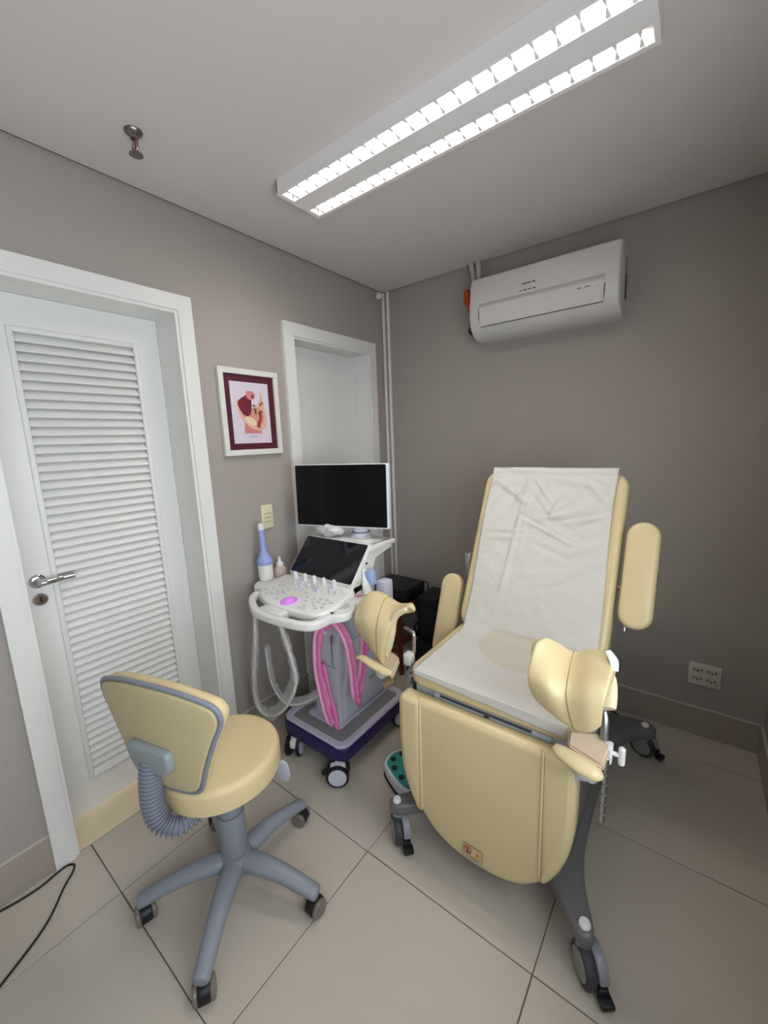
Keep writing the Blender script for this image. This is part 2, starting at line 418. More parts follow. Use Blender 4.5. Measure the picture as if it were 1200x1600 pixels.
# side skirts and bottom face strips round the two troughs
g.box(LX0, LX1, LY0, LY0+.004, LZ, H-.0005); g.box(LX0, LX1, LY1-.004, LY1, LZ, H-.0005); g.box(LX0, LX0+.004, LY0, LY1, LZ, H-.0005); g.box(LX1-.004, LX1, LY0, LY1, LZ, H-.0005)
for (a, b) in ((LY0-.001, tr[0][0]), (tr[0][1], tr[1][0]), (tr[1][1], LY1+.001)): g.box(LX0-.001, LX1+.001, a, b, LZ-.001, LZ+.003)
for (a, b) in tr:
    g.box(LX0-.001, tx0, a, b, LZ-.001, LZ+.003); g.box(tx1, LX1+.001, a, b, LZ-.001, LZ+.003)
g.box(LX0+.004, LX1-.004, LY0+.004, LY1-.004, H-.004, H-.001)
out('housing', g, mat('fixture_enamel', '#efecea', 0.45, var=0.01), cl)
ncell = 22
for (a, b) in tr:
    mid = (a+b)/2
    g = G()      # curved reflector trough
    R = []
    for x in (tx0, tx1):
        R.append([Vector((x, mid+(b-a)/2*math.cos(PI*k/12), LZ+.0015+.043*math.sin(PI*k/12)**.6 if 0 < k < 12 else LZ+.0015)) for k in range(13)])
    g.rings(R, False, False, close=False)
    rf = out('reflector', g, ALU, cl)
    t_ = out('led_tube', G().cyl((tx0+.02, mid, LZ+.027), (tx1-.02, mid, LZ+.027), .0125, seg=14), TUBEM, cl, 'lit white tube')
    for (p, q) in ((tx0, tx0+.02), (tx1-.02, tx1)): out('lamp_holder', G().cyl((p, mid, LZ+.027), (q, mid, LZ+.027), .013, seg=12), WPLAST, cl)
    blade0 = None
    for k in range(ncell):
        x = tx0 + (tx1-tx0)*(k+.5)/ncell
        if blade0 is None:
            hw = (b-a)/2-.001
            gb = G()
            # V shaped cross blade
            vs = [Vector(v) for v in ((-.0062, -hw, .001), (.0062, -hw, .001), (0, -hw, .012), (-.0062, hw, .001), (.0062, hw, .001), (0, hw, .012), (-.0010, 0, .004), (.0010, 0, .004), (0, 0, .012))]
            gb.faces(vs, [(0, 1, 7, 6), (3, 6, 7, 4), (0, 6, 8, 2), (6, 3, 5, 8), (1, 2, 8, 7), (4, 7, 8, 5), (0, 2, 1), (3, 4, 5)])
            blade0 = out('louvre_blade', gb, ALU, None, angle=20); blade0.parent = cl; o = blade0
        else: o = dup(blade0, cl, (0, 0, 0))
        o.location = Vector((x, mid, LZ)) - cl.location

# ------------------------------------------------------------------ air conditioner
ac = thing('air_conditioner', 'white split air conditioner high on the back wall', 'air conditioner', (1.09, 0, 2.02))
AX0, AX1 = .728, 1.432
prof = [(0, 2.312), (-.165, 2.312), (-.188, 2.300), (-.200, 2.27), (-.212, 2.16), (-.212, 2.110), (-.196, 2.060), (-.160, 2.025), (-.11, 2.006), (0, 2.010)]
g = G()
R = []
for (x, k) in ((AX0, .93), (AX0+.006, .98), (AX0+.016, 1.0), (AX1-.016, 1.0), (AX1-.006, .98), (AX1, .93)):
    R.append([Vector((x, y*(k if y else 1), 2.16+(z-2.16)*(0.5+0.5*k))) for (y, z) in prof])
g.rings(R)
out('body', g, ACW, ac, angle=35)
# outlet flap with recess
g = G().pad([(AX0+.055, 2.175), (AX1-.055, 2.175), (AX1-.045, 2.16), (AX1-.045, 2.055), (AX0+.045, 2.055), (AX0+.045, 2.16)], .004, frame((0, -.2105, 0), (1, 0, 0), (0, 0, 1)), .002, 2)
g.b.free()
g = G()
R = []
for x in (AX0+.062, AX1-.062):
    R.append([Vector((x, y, z)) for (y, z) in ((-.205, 2.158), (-.2155, 2.150), (-.2165, 2.118), (-.2145, 2.105), (-.203, 2.062), (-.196, 2.060), (-.19, 2.1))])
g.rings(R)
fp = out('outlet_flap', g, ACW, ac, angle=25)
out('recess_shadow_line', G().tube([(AX0+.058, -.2105, 2.150), (AX0+.058, -.213, 2.11), (AX0+.064, -.199, 2.060), (AX1-.064, -.199, 2.060), (AX1-.058, -.213, 2.108), (AX1-.058, -.2115, 2.13)], .0022, 6, 1, smooth=False), mat('ac_gap_shade', '#4a4743', .8), ac, 'thin dark line painted as shade round the outlet flap')  # dark tube stands for the shade in the recess round the flap
g = G(); R = []
for x in (AX0+.058, AX1-.058):
    R.append([Vector((x, y, z)) for (y, z) in ((-.2095, 2.176), (-.2135, 2.160), (-.2125, 2.156), (-.207, 2.170))])
g.rings(R); out('flap_upper_ledge', g, ACS, ac)
for (x0, x1, ya, yb, z0, z1) in ((1.010, 1.052, -.2080, -.2066, 2.213, 2.219), (1.058, 1.072, -.2080, -.2066, 2.213, 2.219), (1.000, 1.008, -.2128, -.2112, 2.183, 2.188), (1.016, 1.034, -.2128, -.2112, 2.183, 2.188), (1.040, 1.056, -.2128, -.2112, 2.183, 2.188),
        (1.062, 1.078, -.2128, -.2112, 2.183, 2.188), (1.262, 1.279, -.2172, -.2160, 2.131, 2.135), (1.293, 1.306, -.2172, -.2160, 2.131, 2.135), (1.308, 1.316, -.2172, -.2160, 2.131, 2.135)):
    out('printed_mark', G().box(x0, x1, ya, yb, z0, z1), MARK, ac, 'faint grey printed mark')
g = G()
for z in (2.21, 2.225, 2.24, 2.255): g.box(AX1-.001, AX1+.001, -.08, -.06, z, z+.008); g.box(AX1-.001, AX1+.001, -.055, -.04, z, z+.008)
g.box(AX1-.001, AX1+.001, -.075, -.02, 2.09, 2.2)
out('side_sticker', g, MARK, ac, 'grey stickers on the end panel')

g = G().tube([(.690, -.05, 2.316), (.682, -.05, 2.36), (.668, -.045, 2.42), (.660, -.04, H)], .014, 10).tube([(.716, -.06, 2.316), (.717, -.06, 2.38), (.712, -.055, 2.42), (.706, -.05, H)], .014, 10)
pp = out('pipe_run', g, PIPEW, None, 'wrapped pale pipes rising from the air conditioner into the ceiling', loc=(.69, -.05, 2.30), cat='pipe')
g = G()
for (c, r) in (((.630, -.024, 2.295), (.020, .022, .030)), ((.634, -.024, 2.268), (.022, .022, .032)), ((.648, -.022, 2.225), (.016, .02, .03))): g.ell(c, *r)
out('foam_filling', g, ORANGE, pp, 'orange foam sealing the wall hole')
g = G().ell((.655, -.020, 2.098), .018, .018, .022).tube([(.655, -.02, 2.09), (.672, -.025, 2.075), (.700, -.03, 2.068)], .011, 8)
out('drain_stub', g, BROWNP, pp, 'red-brown drain stub')

# ------------------------------------------------------------------ sprinkler
sp = thing('sprinkler_head', 'small metal fire sprinkler head with red bulb on ceiling', 'sprinkler', (.302, -1.642, H))
Mz = Matrix.Translation((.302, -1.642, H)) @ Matrix.Rotation(PI, 4, 'X')
out('escutcheon', G().lathe([(0, .0005), (.026, .0005), (.025, .005), (.020, .010), (.012, .014), (.011, .022), (0, .022)], Mz), BRASS, sp)
g = G()
for s_ in (-1, 1): g.tube([(.302+s_*.011, -1.642, H-.022), (.302+s_*.016, -1.642, H-.038), (.302+s_*.010, -1.642, H-.055), (.302, -1.642, H-.060)], .003, 8)
out('frame_arm', g, BRASS, sp)
out('glass_bulb', G().cyl((.302, -1.642, H-.022), (.302, -1.642, H-.056), .0026, seg=10), BULB, sp, 'red glass bulb')
out('deflector', G().lathe([(0, .058), (.006, .058), (.019, .062), (.020, .065), (.006, .064), (0, .064)], Mz), BRASS, sp)

# corner sensor, conduits, box
cs = thing('corner_sensor', 'tiny grey white sensor on bracket in ceiling corner', 'sensor', (.02, -.06, 2.42))
out('body', G().cyl((.028, -.075, 2.408), (.016, -.055, 2.435), .017, seg=16, bev=.004), WPLAST, cs)
out('bracket', G().box(.0, .02, -.07, -.045, 2.432, 2.446, .003).box(.015, .045, -.055, -.04, 2.415, 2.43, .003), WPLAST, cs)
for (x, z0, lab) in ((.014, .50, 'slim white conduit in the room corner, the left one of the pair'), (.052, .478, 'slim white conduit entering the white junction box, the right one of the pair')):
    out('wall_conduit', G().box(x-.009, x+.009, -.016, -.001, z0, H-.001, .003), mat('conduit_white', '#efeeeb', .45), None, lab, loc=(x, 0, z0), cat='conduit', group='conduits in the corner')
jb = thing('junction_box', 'small white junction box below the corner conduits', 'junction box', (.055, 0, .42))
out('box_body', G().box(.025, .085, -.045, -.001, .415, .478, .004), WPLAST, jb)
out('lid_line', G().box(.024, .086, -.0465, -.044, .455, .458), MARK, jb)

# ------------------------------------------------------------------ picture
pc = thing('framed_picture', 'white framed anatomical print with burgundy mount beside the door', 'picture', (0, -1.104, 1.65))
py0, py1, pz0, pz1 = -1.270, -.940, 1.447, 1.849
g = G(); fwid = .026
for (a, b, c, d) in ((py0, py1, pz1-fwid, pz1), (py0, py1, pz0, pz0+fwid), (py0, py0+fwid, pz0+fwid, pz1-fwid), (py1-fwid, py1, pz0+fwid, pz1-fwid)):
    g.box(.001, .020, a, b, c, d, .0015, 1)
out('frame', g, FRAMEW, pc)
out('mount', G().box(.002, .010, py0+.02, py1-.02, pz0+.02, pz1-.02), BURG, pc, 'burgundy mount')
qy0, qy1, qz0, qz1 = -1.213, -1.000, 1.503, 1.790
prn = out('print', G().box(.0095, .0112, qy0, qy1, qz0, qz1), PRINT, pc, 'pale lilac sheet with a cut-away body collage')
def poly(name, pts, m_, lay):
    P = [(qy0+(qy1-qy0)*u, qz1-(qz1-qz0)*v) for (u, v) in pts]
    return out(name, G().pad(P, .0003, frame((.0112+.0003*lay, 0, 0), (0, 1, 0), (0, 0, 1)), .0001, 1), m_, prn)
SK1 = mat('print_peach', '#dfb39c', .5, var=.08, scale=60); SK2 = mat('print_rose', '#cf8f82', .5, var=.1, scale=60); SK3 = mat('print_pink', '#c97f7f', .5, var=.06, scale=40)
WINE = mat('print_wine', '#6d1f2e', .5, var=.35, scale=50); LEAF = mat('print_leaf', '#5d5a32', .5, var=.3, scale=80); RUST = mat('print_rust', '#8e3a25', .5, var=.2, scale=60); PALE = mat('print_cream', '#e6d3b4', .5, var=.05)
def smooth2(pts, n=4): return [(p.x, p.y) for p in cr([(a, b, 0) for a, b in pts], n, True)]
poly('collage_piece', [(.30, .66), (.74, .70), (.74, .84), (.27, .84)], SK3, 0)
poly('collage_piece', smooth2([(.12, .34), (.20, .28), (.45, .42), (.70, .34), (.78, .14), (.84, .30), (.86, .45), (.90, .58), (.84, .74), (.68, .79), (.45, .74), (.26, .62), (.16, .48)]), SK1, 1)
poly('collage_piece', smooth2([(.22, .36), (.42, .44), (.66, .40), (.80, .46), (.82, .60), (.70, .72), (.48, .70), (.30, .58)]), SK2, 2)
poly('collage_piece', smooth2([(.16, .34), (.24, .27), (.42, .20), (.50, .22), (.52, .36), (.48, .50), (.40, .55), (.28, .52), (.20, .44)]), WINE, 3)
poly('collage_piece', smooth2([(.30, .60), (.42, .56), (.58, .62), (.60, .70), (.46, .70)]), PALE, 3)
poly('collage_piece', smooth2([(.40, .15), (.52, .14), (.62, .18), (.60, .26), (.48, .28), (.40, .24)]), SK3, 4)
poly('collage_piece', smooth2([(.68, .48), (.76, .48), (.76, .60), (.70, .70), (.72, .74), (.62, .73), (.64, .66), (.70, .58)]), RUST, 4)
for (u, v, a, L_) in ((.52, .26, -60, .10), (.58, .26, -110, .11), (.52, .36, 20, .12), (.56, .40, 60, .13), (.64, .42, 110, .13), (.72, .40, -70, .12), (.76, .36, -50, .10), (.68, .46, 10, .14), (.60, .46, 80, .10)):
    ca, sa = math.cos(math.radians(a)), math.sin(math.radians(a))*.74
    poly('collage_leaf', [(u-sa*.015, v+ca*.015), (u+ca*L_*.5-sa*.03, v+sa*L_*.5+ca*.02), (u+ca*L_, v+sa*L_), (u+ca*L_*.5+sa*.03, v+sa*L_*.5-ca*.02)], LEAF, 5)
g = G()
for k in range(7): g.box(.0112, .0114, qy0+.085+k*.0065, qy0+.089+k*.0065, 1.533, 1.538)
out('caption', g, mat('print_caption', '#9a8f9c', .6), prn, 'tiny pale caption')

# ------------------------------------------------------------------ switch and sockets
sw = thing('light_switch', 'ivory light switch plate on left wall above blue probe', 'switch', (0, -1.066, 1.13))
out('plate', G().box(.0005, .010, -1.101, -1.031, 1.066, 1.190, .003), IVORY, sw)
for zz in (1.1445, 1.1225, 1.1005): out('rocker_joint', G().box(.0098, .0129, -1.090, -1.042, zz-.0009, zz+.0009), mat('joint_tan', '#a39c7c', .6), sw)
for zz in (1.1335, 1.1115): out('rocker', G().box(.009, .0125, -1.088, -1.044, zz-.0095, zz+.0095, .0015), IVORY, sw)
qs = thing('quad_socket', 'white four gang socket plate low on right of back wall', 'socket', (1.86, 0, .32))
out('plate', G().box(1.798, 1.922, -.009, -.0005, .266, .376, .002), mat('socket_white', '#d6d2c6', .4), qs)
for i in range(2):
    for j in range(2):
        x = 1.833+i*.054; z = .344-j*.044
        s_ = out('socket_module', G().box(x-.024, x+.024, -.0105, -.008, z-.014, z+.014, .001, 1), mat('socket_module_white', '#c9c5ba', .4), qs)
        g = G()
        for dx in (-.013, 0, .013): g.cyl((x+dx, -.0112, z+(.002 if dx else -.004)), (x+dx, -.0100, z+(.002 if dx else -.004)), .0038, seg=8)
        out('pin_hole', g, BLACK, s_)
ws = thing('wall_socket', 'white socket with black plug behind the exam chair', 'socket', (.268, 0, .335))
out('plate', G().box(.232, .302, -.009, -.0005, .275, .372, .002), WPLAST, ws)
out('plug', G().cyl((.285, -.008, .325), (.285, -.05, .325), .017, .014, 14, .003), BLACK, ws, 'round black plug')
#=====OBJECTS=====
# ------------------------------------------------------------------ exam chair
CX = 1.27
ec = thing('exam_chair', 'cream vinyl gynaecological exam chair with knee rests on a graphite wheeled base', 'exam chair', (CX, -.8, 0))
# seat
so = rrect(.57, .47, .06, 6, CX, -1.018)
out('seat', G().pad(so, .062, plane_z(.638), .02, 4, .004), CREAM, ec, angle=60)
# backrest
bo = Vector((CX, -.865, .705)); bu = Vector((1, 0, 0)); bdir = Vector((0, .318, .640)).normalized()
BM = frame(bo, bu, bdir)      # local x across, y up the back, z out of the back (towards the sitter)
BL = .712
out('backrest', G().pad(rrect(.570, BL, .062, 6, 0, BL/2), .075, BM @ Matrix.Translation((0, 0, -.075)), .022, 4, .003), CREAM, ec, angle=60)
out('back_shell', G().pad(rrect(.50, BL-.08, .05, 5, 0, BL/2), .02, BM @ Matrix.Translation((0, 0, -.094)), .005, 2), GREYM, ec, 'grey shell behind the backrest')
# leg panel
g = G()
lp = []
hw = .287
for (x, z) in ((-hw+.02, .600), (-hw+.006, .590), (-hw, .56), (-hw, .44), (-hw+.012, .33), (-hw+.045, .235), (-hw+.10, .155), (-.11, .105), (0, .090), (.11, .105), (hw-.10, .155), (hw-.045, .235), (hw-.012, .33), (hw, .44), (hw, .56), (hw-.006, .590), (hw-.02, .600)):
    lp.append((x, z))
PM = frame((CX, -1.236, 0), (1, 0, 0), (0, 0, 1))   # local z = -y
lo_s = [(p.x, p.y) for p in cr([(a, b, 0) for a, b in lp], 4)]
def belly(x, z, h): return h
pan = out('leg_panel', G().pad([(x*1.0, z+.022 if z > .5 else z) for x, z in lo_s], .058, PM, .022, 5, .006), CREAM, ec, angle=60)
for sx in (-1, 1):      # proud side bolsters with the welt between
    O = []
    xi = .203
    edge = [(x, z) for x, z in lo_s if x*sx > xi]
    if sx > 0: edge = edge
    zt = .622
    zb = min(z for x, z in edge)-.004
    pts = [(sx*xi, zb)] + [(sx*xi, zt-.003)]
    ed = sorted([(abs(x)+.003, (z+.024 if z > .5 else z)) for x, z in edge], key=lambda p: -p[1])
    pts += [(sx*a, b) for a, b in ed]
    out('side_bolster', G().pad(pts, .066, PM @ Matrix.Translation((0, 0, .003)), .018, 4, .003), CREAM, pan, angle=60)
    out('welt', G().tube([(CX+sx*(xi-.001), -1.285, .618), (CX+sx*(xi-.001), -1.2975, .595), (CX+sx*(xi-.001), -1.2985, .30), (CX+sx*(xi-.001), -1.296, zb+.02)], .0035, 8, 4), CREAMD, pan)
lb = G().box(1.232, 1.305, -1.3000, -1.2990, .118, .162)
# sticker with two signs
LMx = frame((1.262, -1.3003, .146), (1, 0, 0), (0, 0, 1))
lab = out('warning_label', G().pad(rrect(.066, .050, .002, 2, .0, .0), .0006, LMx, .0002, 1), LABELW, pan, 'small clear sticker with a no-sitting sign and a yellow warning triangle')
lb.b.free()
g = G()
for (a, b, c, d) in ((-.033, .033, .0244, .025), (-.033, .033, -.025, -.0244), (-.033, -.0324, -.025, .025), (.0324, .033, -.025, .025)): g.box(a, b, c, d, .0005, .0009, M=LMx)
out('label_border', g, SIGNK, lab)
R1 = [LMx @ Vector((-.017+.0125*math.cos(t*PI/16), .007+.0125*math.sin(t*PI/16), .0009)) for t in range(32)]
g = G().tube(R1, .0016, 6, 1, smooth=False, closed=True).tube([LMx @ Vector((-.0255, .0155, .0012)), LMx @ Vector((-.0085, -.0015, .0012))], .0012, 6, 1, smooth=False)
out('prohibition_ring', g, RED, lab, 'red prohibition ring')
g = G().cyl(LMx @ Vector((-.016, .013, .0006)), LMx @ Vector((-.016, .013, .0014)), .0022, seg=10)
for (p, q) in (((-.017, .010), (-.018, .002)), ((-.018, .002), (-.011, .003)), ((-.011, .003), (-.009, -.003)), ((-.019, .000), (-.022, -.003))):
    g.tube([LMx @ Vector((p[0], p[1], .001)), LMx @ Vector((q[0], q[1], .001))], .0013, 6, 1, smooth=False)
out('seated_figure', g, SIGNK, lab, 'black seated figure pictogram')
out('warning_triangle', G().pad([(.006, -.006), (.030, -.006), (.018, .016)], .0006, LMx @ Matrix.Translation((0, 0, .0006)), .0001, 1), LCD, lab, 'yellow warning triangle')
out('exclamation_mark', G().box(.0169, .0191, .001, .011, .001, .0014, M=LMx).box(.0169, .0191, -.0035, -.0012, .001, .0014, M=LMx), SIGNK, lab)
out('label_text', G().box(-.028, .028, -.0135, -.0115, .0006, .0009, M=LMx).box(-.010, .020, -.0175, -.0160, .0006, .0009, M=LMx).box(-.024, .024, -.0215, -.0205, .0006, .0009, M=LMx), MARK, lab)

# under-seat frame, drawer, side rails
g = G().box(1.005, 1.535, -1.222, -.55, .53, .637, .006)
out('seat_frame', g, GREYM, ec, 'pale grey enamelled frame')
dr = out('drawer', G().box(1.085, 1.475, -1.231, -1.219, .545, .628, .003), mat('drawer_grey', '#c6cdd6', .4), ec, 'grey drawer front')
out('drawer_slot', G().box(1.11, 1.42, -1.2335, -1.2305, .617, .626, .001), mat('slot_dark', '#4d5058', .5), dr)
g = G().lathe([(0, 0), (.009, 0), (.009, .003), (.006, .004), (.0055, .0015), (0, .0015)], frame((1.279, -1.231, .611), (1, 0, 0), (0, 0, 1)), 20)
g.box(1.2775, 1.2805, -1.236, -1.232, .607, .615)
out('lock', g, CHROME, dr, 'small round lock')
for sx in (-1, 1):
    x = CX+sx*.302
    out('side_rail', G().box(x-.007, x+.007, -1.21, -.66, .600, .632, .003), STEEL, ec, 'steel accessory rail')
    out('rail_post', G().box(min(x, CX+sx*.25), max(x, CX+sx*.25), -1.15, -1.12, .585, .61, .003).box(min(x, CX+sx*.25), max(x, CX+sx*.25), -.75, -.72, .585, .61, .003), STEEL, ec)

# pedestal
g = G(); R = []
for (z, x0, x1, y0, y1) in ((.545, 1.01, 1.532, -1.15, -.50), (.45, 1.012, 1.535, -1.14, -.50), (.32, 1.02, 1.535, -1.13, -.50), (.22, 1.03, 1.53, -1.15, -.48), (.16, 1.04, 1.525, -1.18, -.44)):
    R.append([Vector((a, b, z)) for a, b in rrect(x1-x0, y1-y0, .05, 5, (x0+x1)/2, (y0+y1)/2)])
g.rings(R)
out('pedestal', g, DGREY, ec, 'graphite pedestal shroud', angle=60)
base_pts = [(1.580, -1.335), (1.618, -1.335), (1.622, -1.300), (1.575, -1.180), (1.550, -1.00), (1.555, -.62), (1.60, -.43), (1.690, -.345), (1.690, -.295), (1.640, -.275), (1.50, -.310), (1.28, -.40), (1.06, -.310), (.92, -.275), (.87, -.295), (.87, -.345), (.96, -.43), (1.005, -.62), (1.005, -1.00), (.985, -1.18), (.930, -1.275), (.930, -1.308), (.970, -1.310), (1.05, -1.240), (1.16, -1.18), (1.28, -1.165), (1.40, -1.18), (1.50, -1.25)]
out('base_plate', G().pad(smooth2(base_pts, 4), .045, plane_z(.116), .012, 3), DGREY, ec, 'graphite base with four splayed feet', angle=60)

def big_caster(cap, wc, ang, rub):
    cx_, cy_ = cap
    c = out('caster', G().cyl((cx_, cy_, .09), (cx_, cy_, .117), .020, seg=16).pad([(.053*math.cos(t*PI/12)*.98, .055*math.sin(t*PI/12)) for t in range(0, 13)] + [(-.030, -.012), (-.012, -.03), (.012, -.03), (.03, -.012)], .030, frame((wc[0], wc[1], .055), (math.cos(ang), math.sin(ang), 0), (0, 0, 1)) @ Matrix.Translation((0, 0, -.036)), .006, 2), mat('caster_grey', '#8b8c93', .4), ec, 'grey caster fork')
    ax = Vector((math.sin(ang), -math.cos(ang), 0))   # wheel axis: local +z of the frame
    Mw = frame((wc[0], wc[1], .0525), (math.cos(ang), math.sin(ang), 0), (0, 0, 1))
    wv = out('wheel', G().lathe([(0, -.004), (.042, -.004), (.050, -.001), (.0525, .006), (.0525, .018), (.048, .024), (.042, .025), (.039, .0225), (0, .024)], Mw, 32), mat('tyre_grey', '#3c3d3e', .6), c, 'dark rubber wheel')
    out('hub_cover', G().lathe([(0, .0235), (.038, .0235), (.037, .0265), (0, .0285)], Mw, 32), mat('hub_grey', '#8f8f8d', .45), c)
    out('brake_pedal', G().box(.046, .078, -.040, -.022, -.036, .0, .005, M=Mw).box(.040, .058, -.036, -.004, -.030, -.004, .004, M=Mw), BLACK, c, 'black brake pedal')
    out('cap', G().lathe([(0, .160), (.016, .160), (.016, .167), (.012, .172), (0, .173)], Matrix.Translation((cx_, cy_, 0)), 20), WPLAST, ec, 'white cap on the foot')
big_caster((1.600, -1.312), (1.615, -1.322), math.radians(-52), 0)
big_caster((.952, -1.290), (.964, -1.297), math.radians(-42), 0)
big_caster((1.655, -.318), (1.655, -.300), math.radians(-20), 0)
big_caster((.905, -.318), (.900, -.310), math.radians(-80), 0)

# armrests, both tipped back beside the backrest
def armrest(c, L_, wd, tilt, lean, sx):
    d = Vector((lean, math.sin(tilt), math.cos(tilt))); Ma = frame(c, (1, 0, 0), d)
    a = out('armrest', G().pad(rrect(wd, L_, wd*.49, 8), .045, Ma @ Matrix.Translation((0, 0, -.03)), .016, 4, .004), CREAM, ec, angle=60)
    out('armrest_bracket', G().box(-.015, .015, -.10, .04, -.055, -.030, .004, M=Ma), STEEL, a, 'steel bracket under the pad')
    g = G().tube([Ma @ Vector((0, -.05, -.045)), Ma @ Vector((-sx*.05, -.05, -.06)), Ma @ Vector((-sx*.085, -.05, -.062))], .010, 10)
    out('pivot_arm', g, STEEL, a)
    g = G().cyl(Ma @ Vector((-.030, -L_/2+.012, -.05)), Ma @ Vector((-.030, -L_/2-.012, -.05)), .006, seg=10).cyl(Ma @ Vector((sx*wd/2-.005, .02, -.045)), Ma @ Vector((sx*wd/2-.005, -.03, -.05)), .006, seg=10)
    out('locking_pin', g, CHROME, a)
armrest((1.622, -.735, 1.000), .375, .103, math.radians(24), .055, 1)
armrest((.892, -.775, .690), .385, .105, math.radians(20), .10, -1)
out('back_handle', G().box(.965, .985, -.745, -.715, .88, .99, .005), STEEL, ec, 'pale bracket edge at the left of the backrest')

# knee rests
def knee(rows, th, sx, pole, seamcol):
    k = out('knee_rest', G().sheet(rows, th, 5), CREAM, ec, 'saddle shaped cream knee rest', angle=70, subsurf=1)
    c3 = cr([rows[i][seamcol] for i in range(len(rows))], 8)
    n_ = Vector((0, -1, .25)).normalized()
    out('seam_line', G().tube([p+n_*.0006 for p in c3], .0013, 6, 1, smooth=False), SEAM, k, 'stitched seam')
    return k
KR = [[(1.462, -1.262, .950), (1.487, -1.235, .930), (1.522, -1.215, .906), (1.572, -1.215, .930), (1.623, -1.245, .932)],
      [(1.444, -1.300, .940), (1.487, -1.270, .918), (1.522, -1.250, .891), (1.572, -1.250, .916), (1.624, -1.275, .920)],
      [(1.434, -1.345, .866), (1.490, -1.362, .872), (1.536, -1.352, .858), (1.584, -1.362, .880), (1.622, -1.358, .892)],
      [(1.452, -1.332, .803), (1.505, -1.345, .785), (1.553, -1.345, .772), (1.592, -1.352, .785), (1.618, -1.350, .813)],
      [(1.468, -1.315, .786), (1.513, -1.322, .768), (1.564, -1.325, .753), (1.597, -1.330, .769), (1.614, -1.330, .798)]]
kr = knee(KR, .030, 1, None, 2)
KL = [[(.735, -1.150, .862), (.780, -1.140, .905), (.850, -1.150, .900), (.905, -1.160, .890), (.972, -1.175, .912)],
      [(.721, -1.200, .855), (.772, -1.185, .906), (.849, -1.195, .892), (.903, -1.205, .882), (.966, -1.205, .902)],
      [(.733, -1.240, .805), (.808, -1.262, .826), (.866, -1.262, .821), (.908, -1.255, .816), (.922, -1.215, .836)],
      [(.745, -1.225, .745), (.812, -1.247, .722), (.860, -1.255, .692), (.877, -1.245, .682), (.888, -1.205, .742)],
      [(.760, -1.200, .742), (.815, -1.220, .715), (.860, -1.225, .680), (.875, -1.220, .672), (.885, -1.190, .735)]]
kl = knee(KL, .034, -1, None, 2)
out('rim_roll', G().tube([(0.970, -1.222, 0.901), (0.939, -1.222, 0.881), (0.912, -1.222, 0.843), (0.901, -1.222, 0.789), (0.886, -1.222, 0.729), (0.866, -1.222, 0.673)], [.009, .014, .018, .019, .017, .008], 14, 6, flat=.8), mat('cream_rim', '#e6dab4', .35), kl, 'thick rolled end of the left knee rest')
out('edge_cap', G().tube([(1.606, -1.245, .945), (1.622, -1.258, .930), (1.626, -1.270, .910)], [.009, .012, .010], 10, 4, flat=.6), WPLAST, kr, 'white end of the knee rest shell')
out('shell_back', G().tube([(1.575, -1.20, .885), (1.60, -1.25, .86), (1.615, -1.30, .82)], [.03, .035, .025], 12, 4, flat=.5, up=(0, 1, 0)), CREAMD, kr)

# foot rests with clamps and rods
PLR = [(1.534, -1.285, 0.712), (1.601, -1.285, 0.740), (1.632, -1.310, 0.730), (1.625, -1.350, 0.694), (1.539, -1.335, 0.710)]
PLL = [(0.820, -1.215, 0.668), (0.881, -1.200, 0.707), (0.926, -1.210, 0.697), (0.925, -1.260, 0.647), (0.838, -1.250, 0.675)]
def footrest(plate, lip, cup, sx):
    g = G(); n_ = Vector((0, .35, -1)).normalized()*.026
    P = [Vector(p) for p in plate]
    g.rings([[p+n_ for p in P], P]); bmesh.ops.bevel(g.b, geom=list(g.b.edges), offset=.006, segments=2, affect='EDGES')
    f = out('foot_rest', g, mat('foot_rest_plate', '#d8c2a8', .45, var=.03), ec, 'cream foot rest with a rounded heel lip', angle=50)
    out('heel_lip', G().tube(lip, [r_*(.85 if sx > 0 else .62) for r_ in (.009, .020, .026, .025, .014)], 14, 6, flat=[.5, .55, .6, .65, .55], up=(0, -.6, 1)), CREAM, f, angle=70)
    out('heel_cup', G().ell(cup, .026, .018, .032), mat('cup_grey', '#c3c6c6', .4), f, 'pale grey cup below the sole')
    return f
fr = footrest(PLR, [(1.513, -1.350, .704), (1.530, -1.358, .700), (1.572, -1.366, .694), (1.608, -1.366, .687), (1.622, -1.356, .684)], (1.577, -1.330, .652), 1)
flt = footrest(PLL, [(.770, -1.275, .678), (.800, -1.275, .686), (.850, -1.275, .676), (.905, -1.270, .662), (.930, -1.262, .662)], (.855, -1.235, .630), -1)
# mirrored lip of the left rest points away from the seat
def holder(sx, top, rod_bottom):
    x, y, z = top
    h = out('rest_holder', G().box(x-.016, x+.016, y-.014, y+.02, z-.05, z+.0, .004).cyl((x, y, z-.05), (x, y, z-.075), .011, seg=14), WPLAST, ec, 'white clamp block')
    return h
hR = out('rest_holder', G().tube([(1.575, -1.235, .805), (1.600, -1.262, .805), (1.614, -1.285, .785), (1.618, -1.300, .735)], .0095, 12), STEEL, ec, 'bent steel bar of the right foot rest')
out('ivory_handle', G().box(-.009, .009, -.006, .006, -.045, .045, .003, M=Matrix.Translation((1.596, -1.235, .802)) @ Matrix.Rotation(math.radians(20), 4, 'Y')), mat('handle_ivory', '#d9cab4', .5), hR, 'ivory lever')
out('clamp_block', G().box(1.610, 1.636, -1.300, -1.272, .668, .718, .004), WPLAST, hR, 'white clamp block')
g = G().cyl((1.636, -1.286, .696), (1.656, -1.286, .696), .006, seg=12).cyl((1.656, -1.286, .672), (1.656, -1.286, .720), .008, seg=12, bev=.003)
out('clamp_knob', g, WPLAST, hR, 'white T shaped knob')
g = G()
rz = [(0.702-.0), (0.506)]
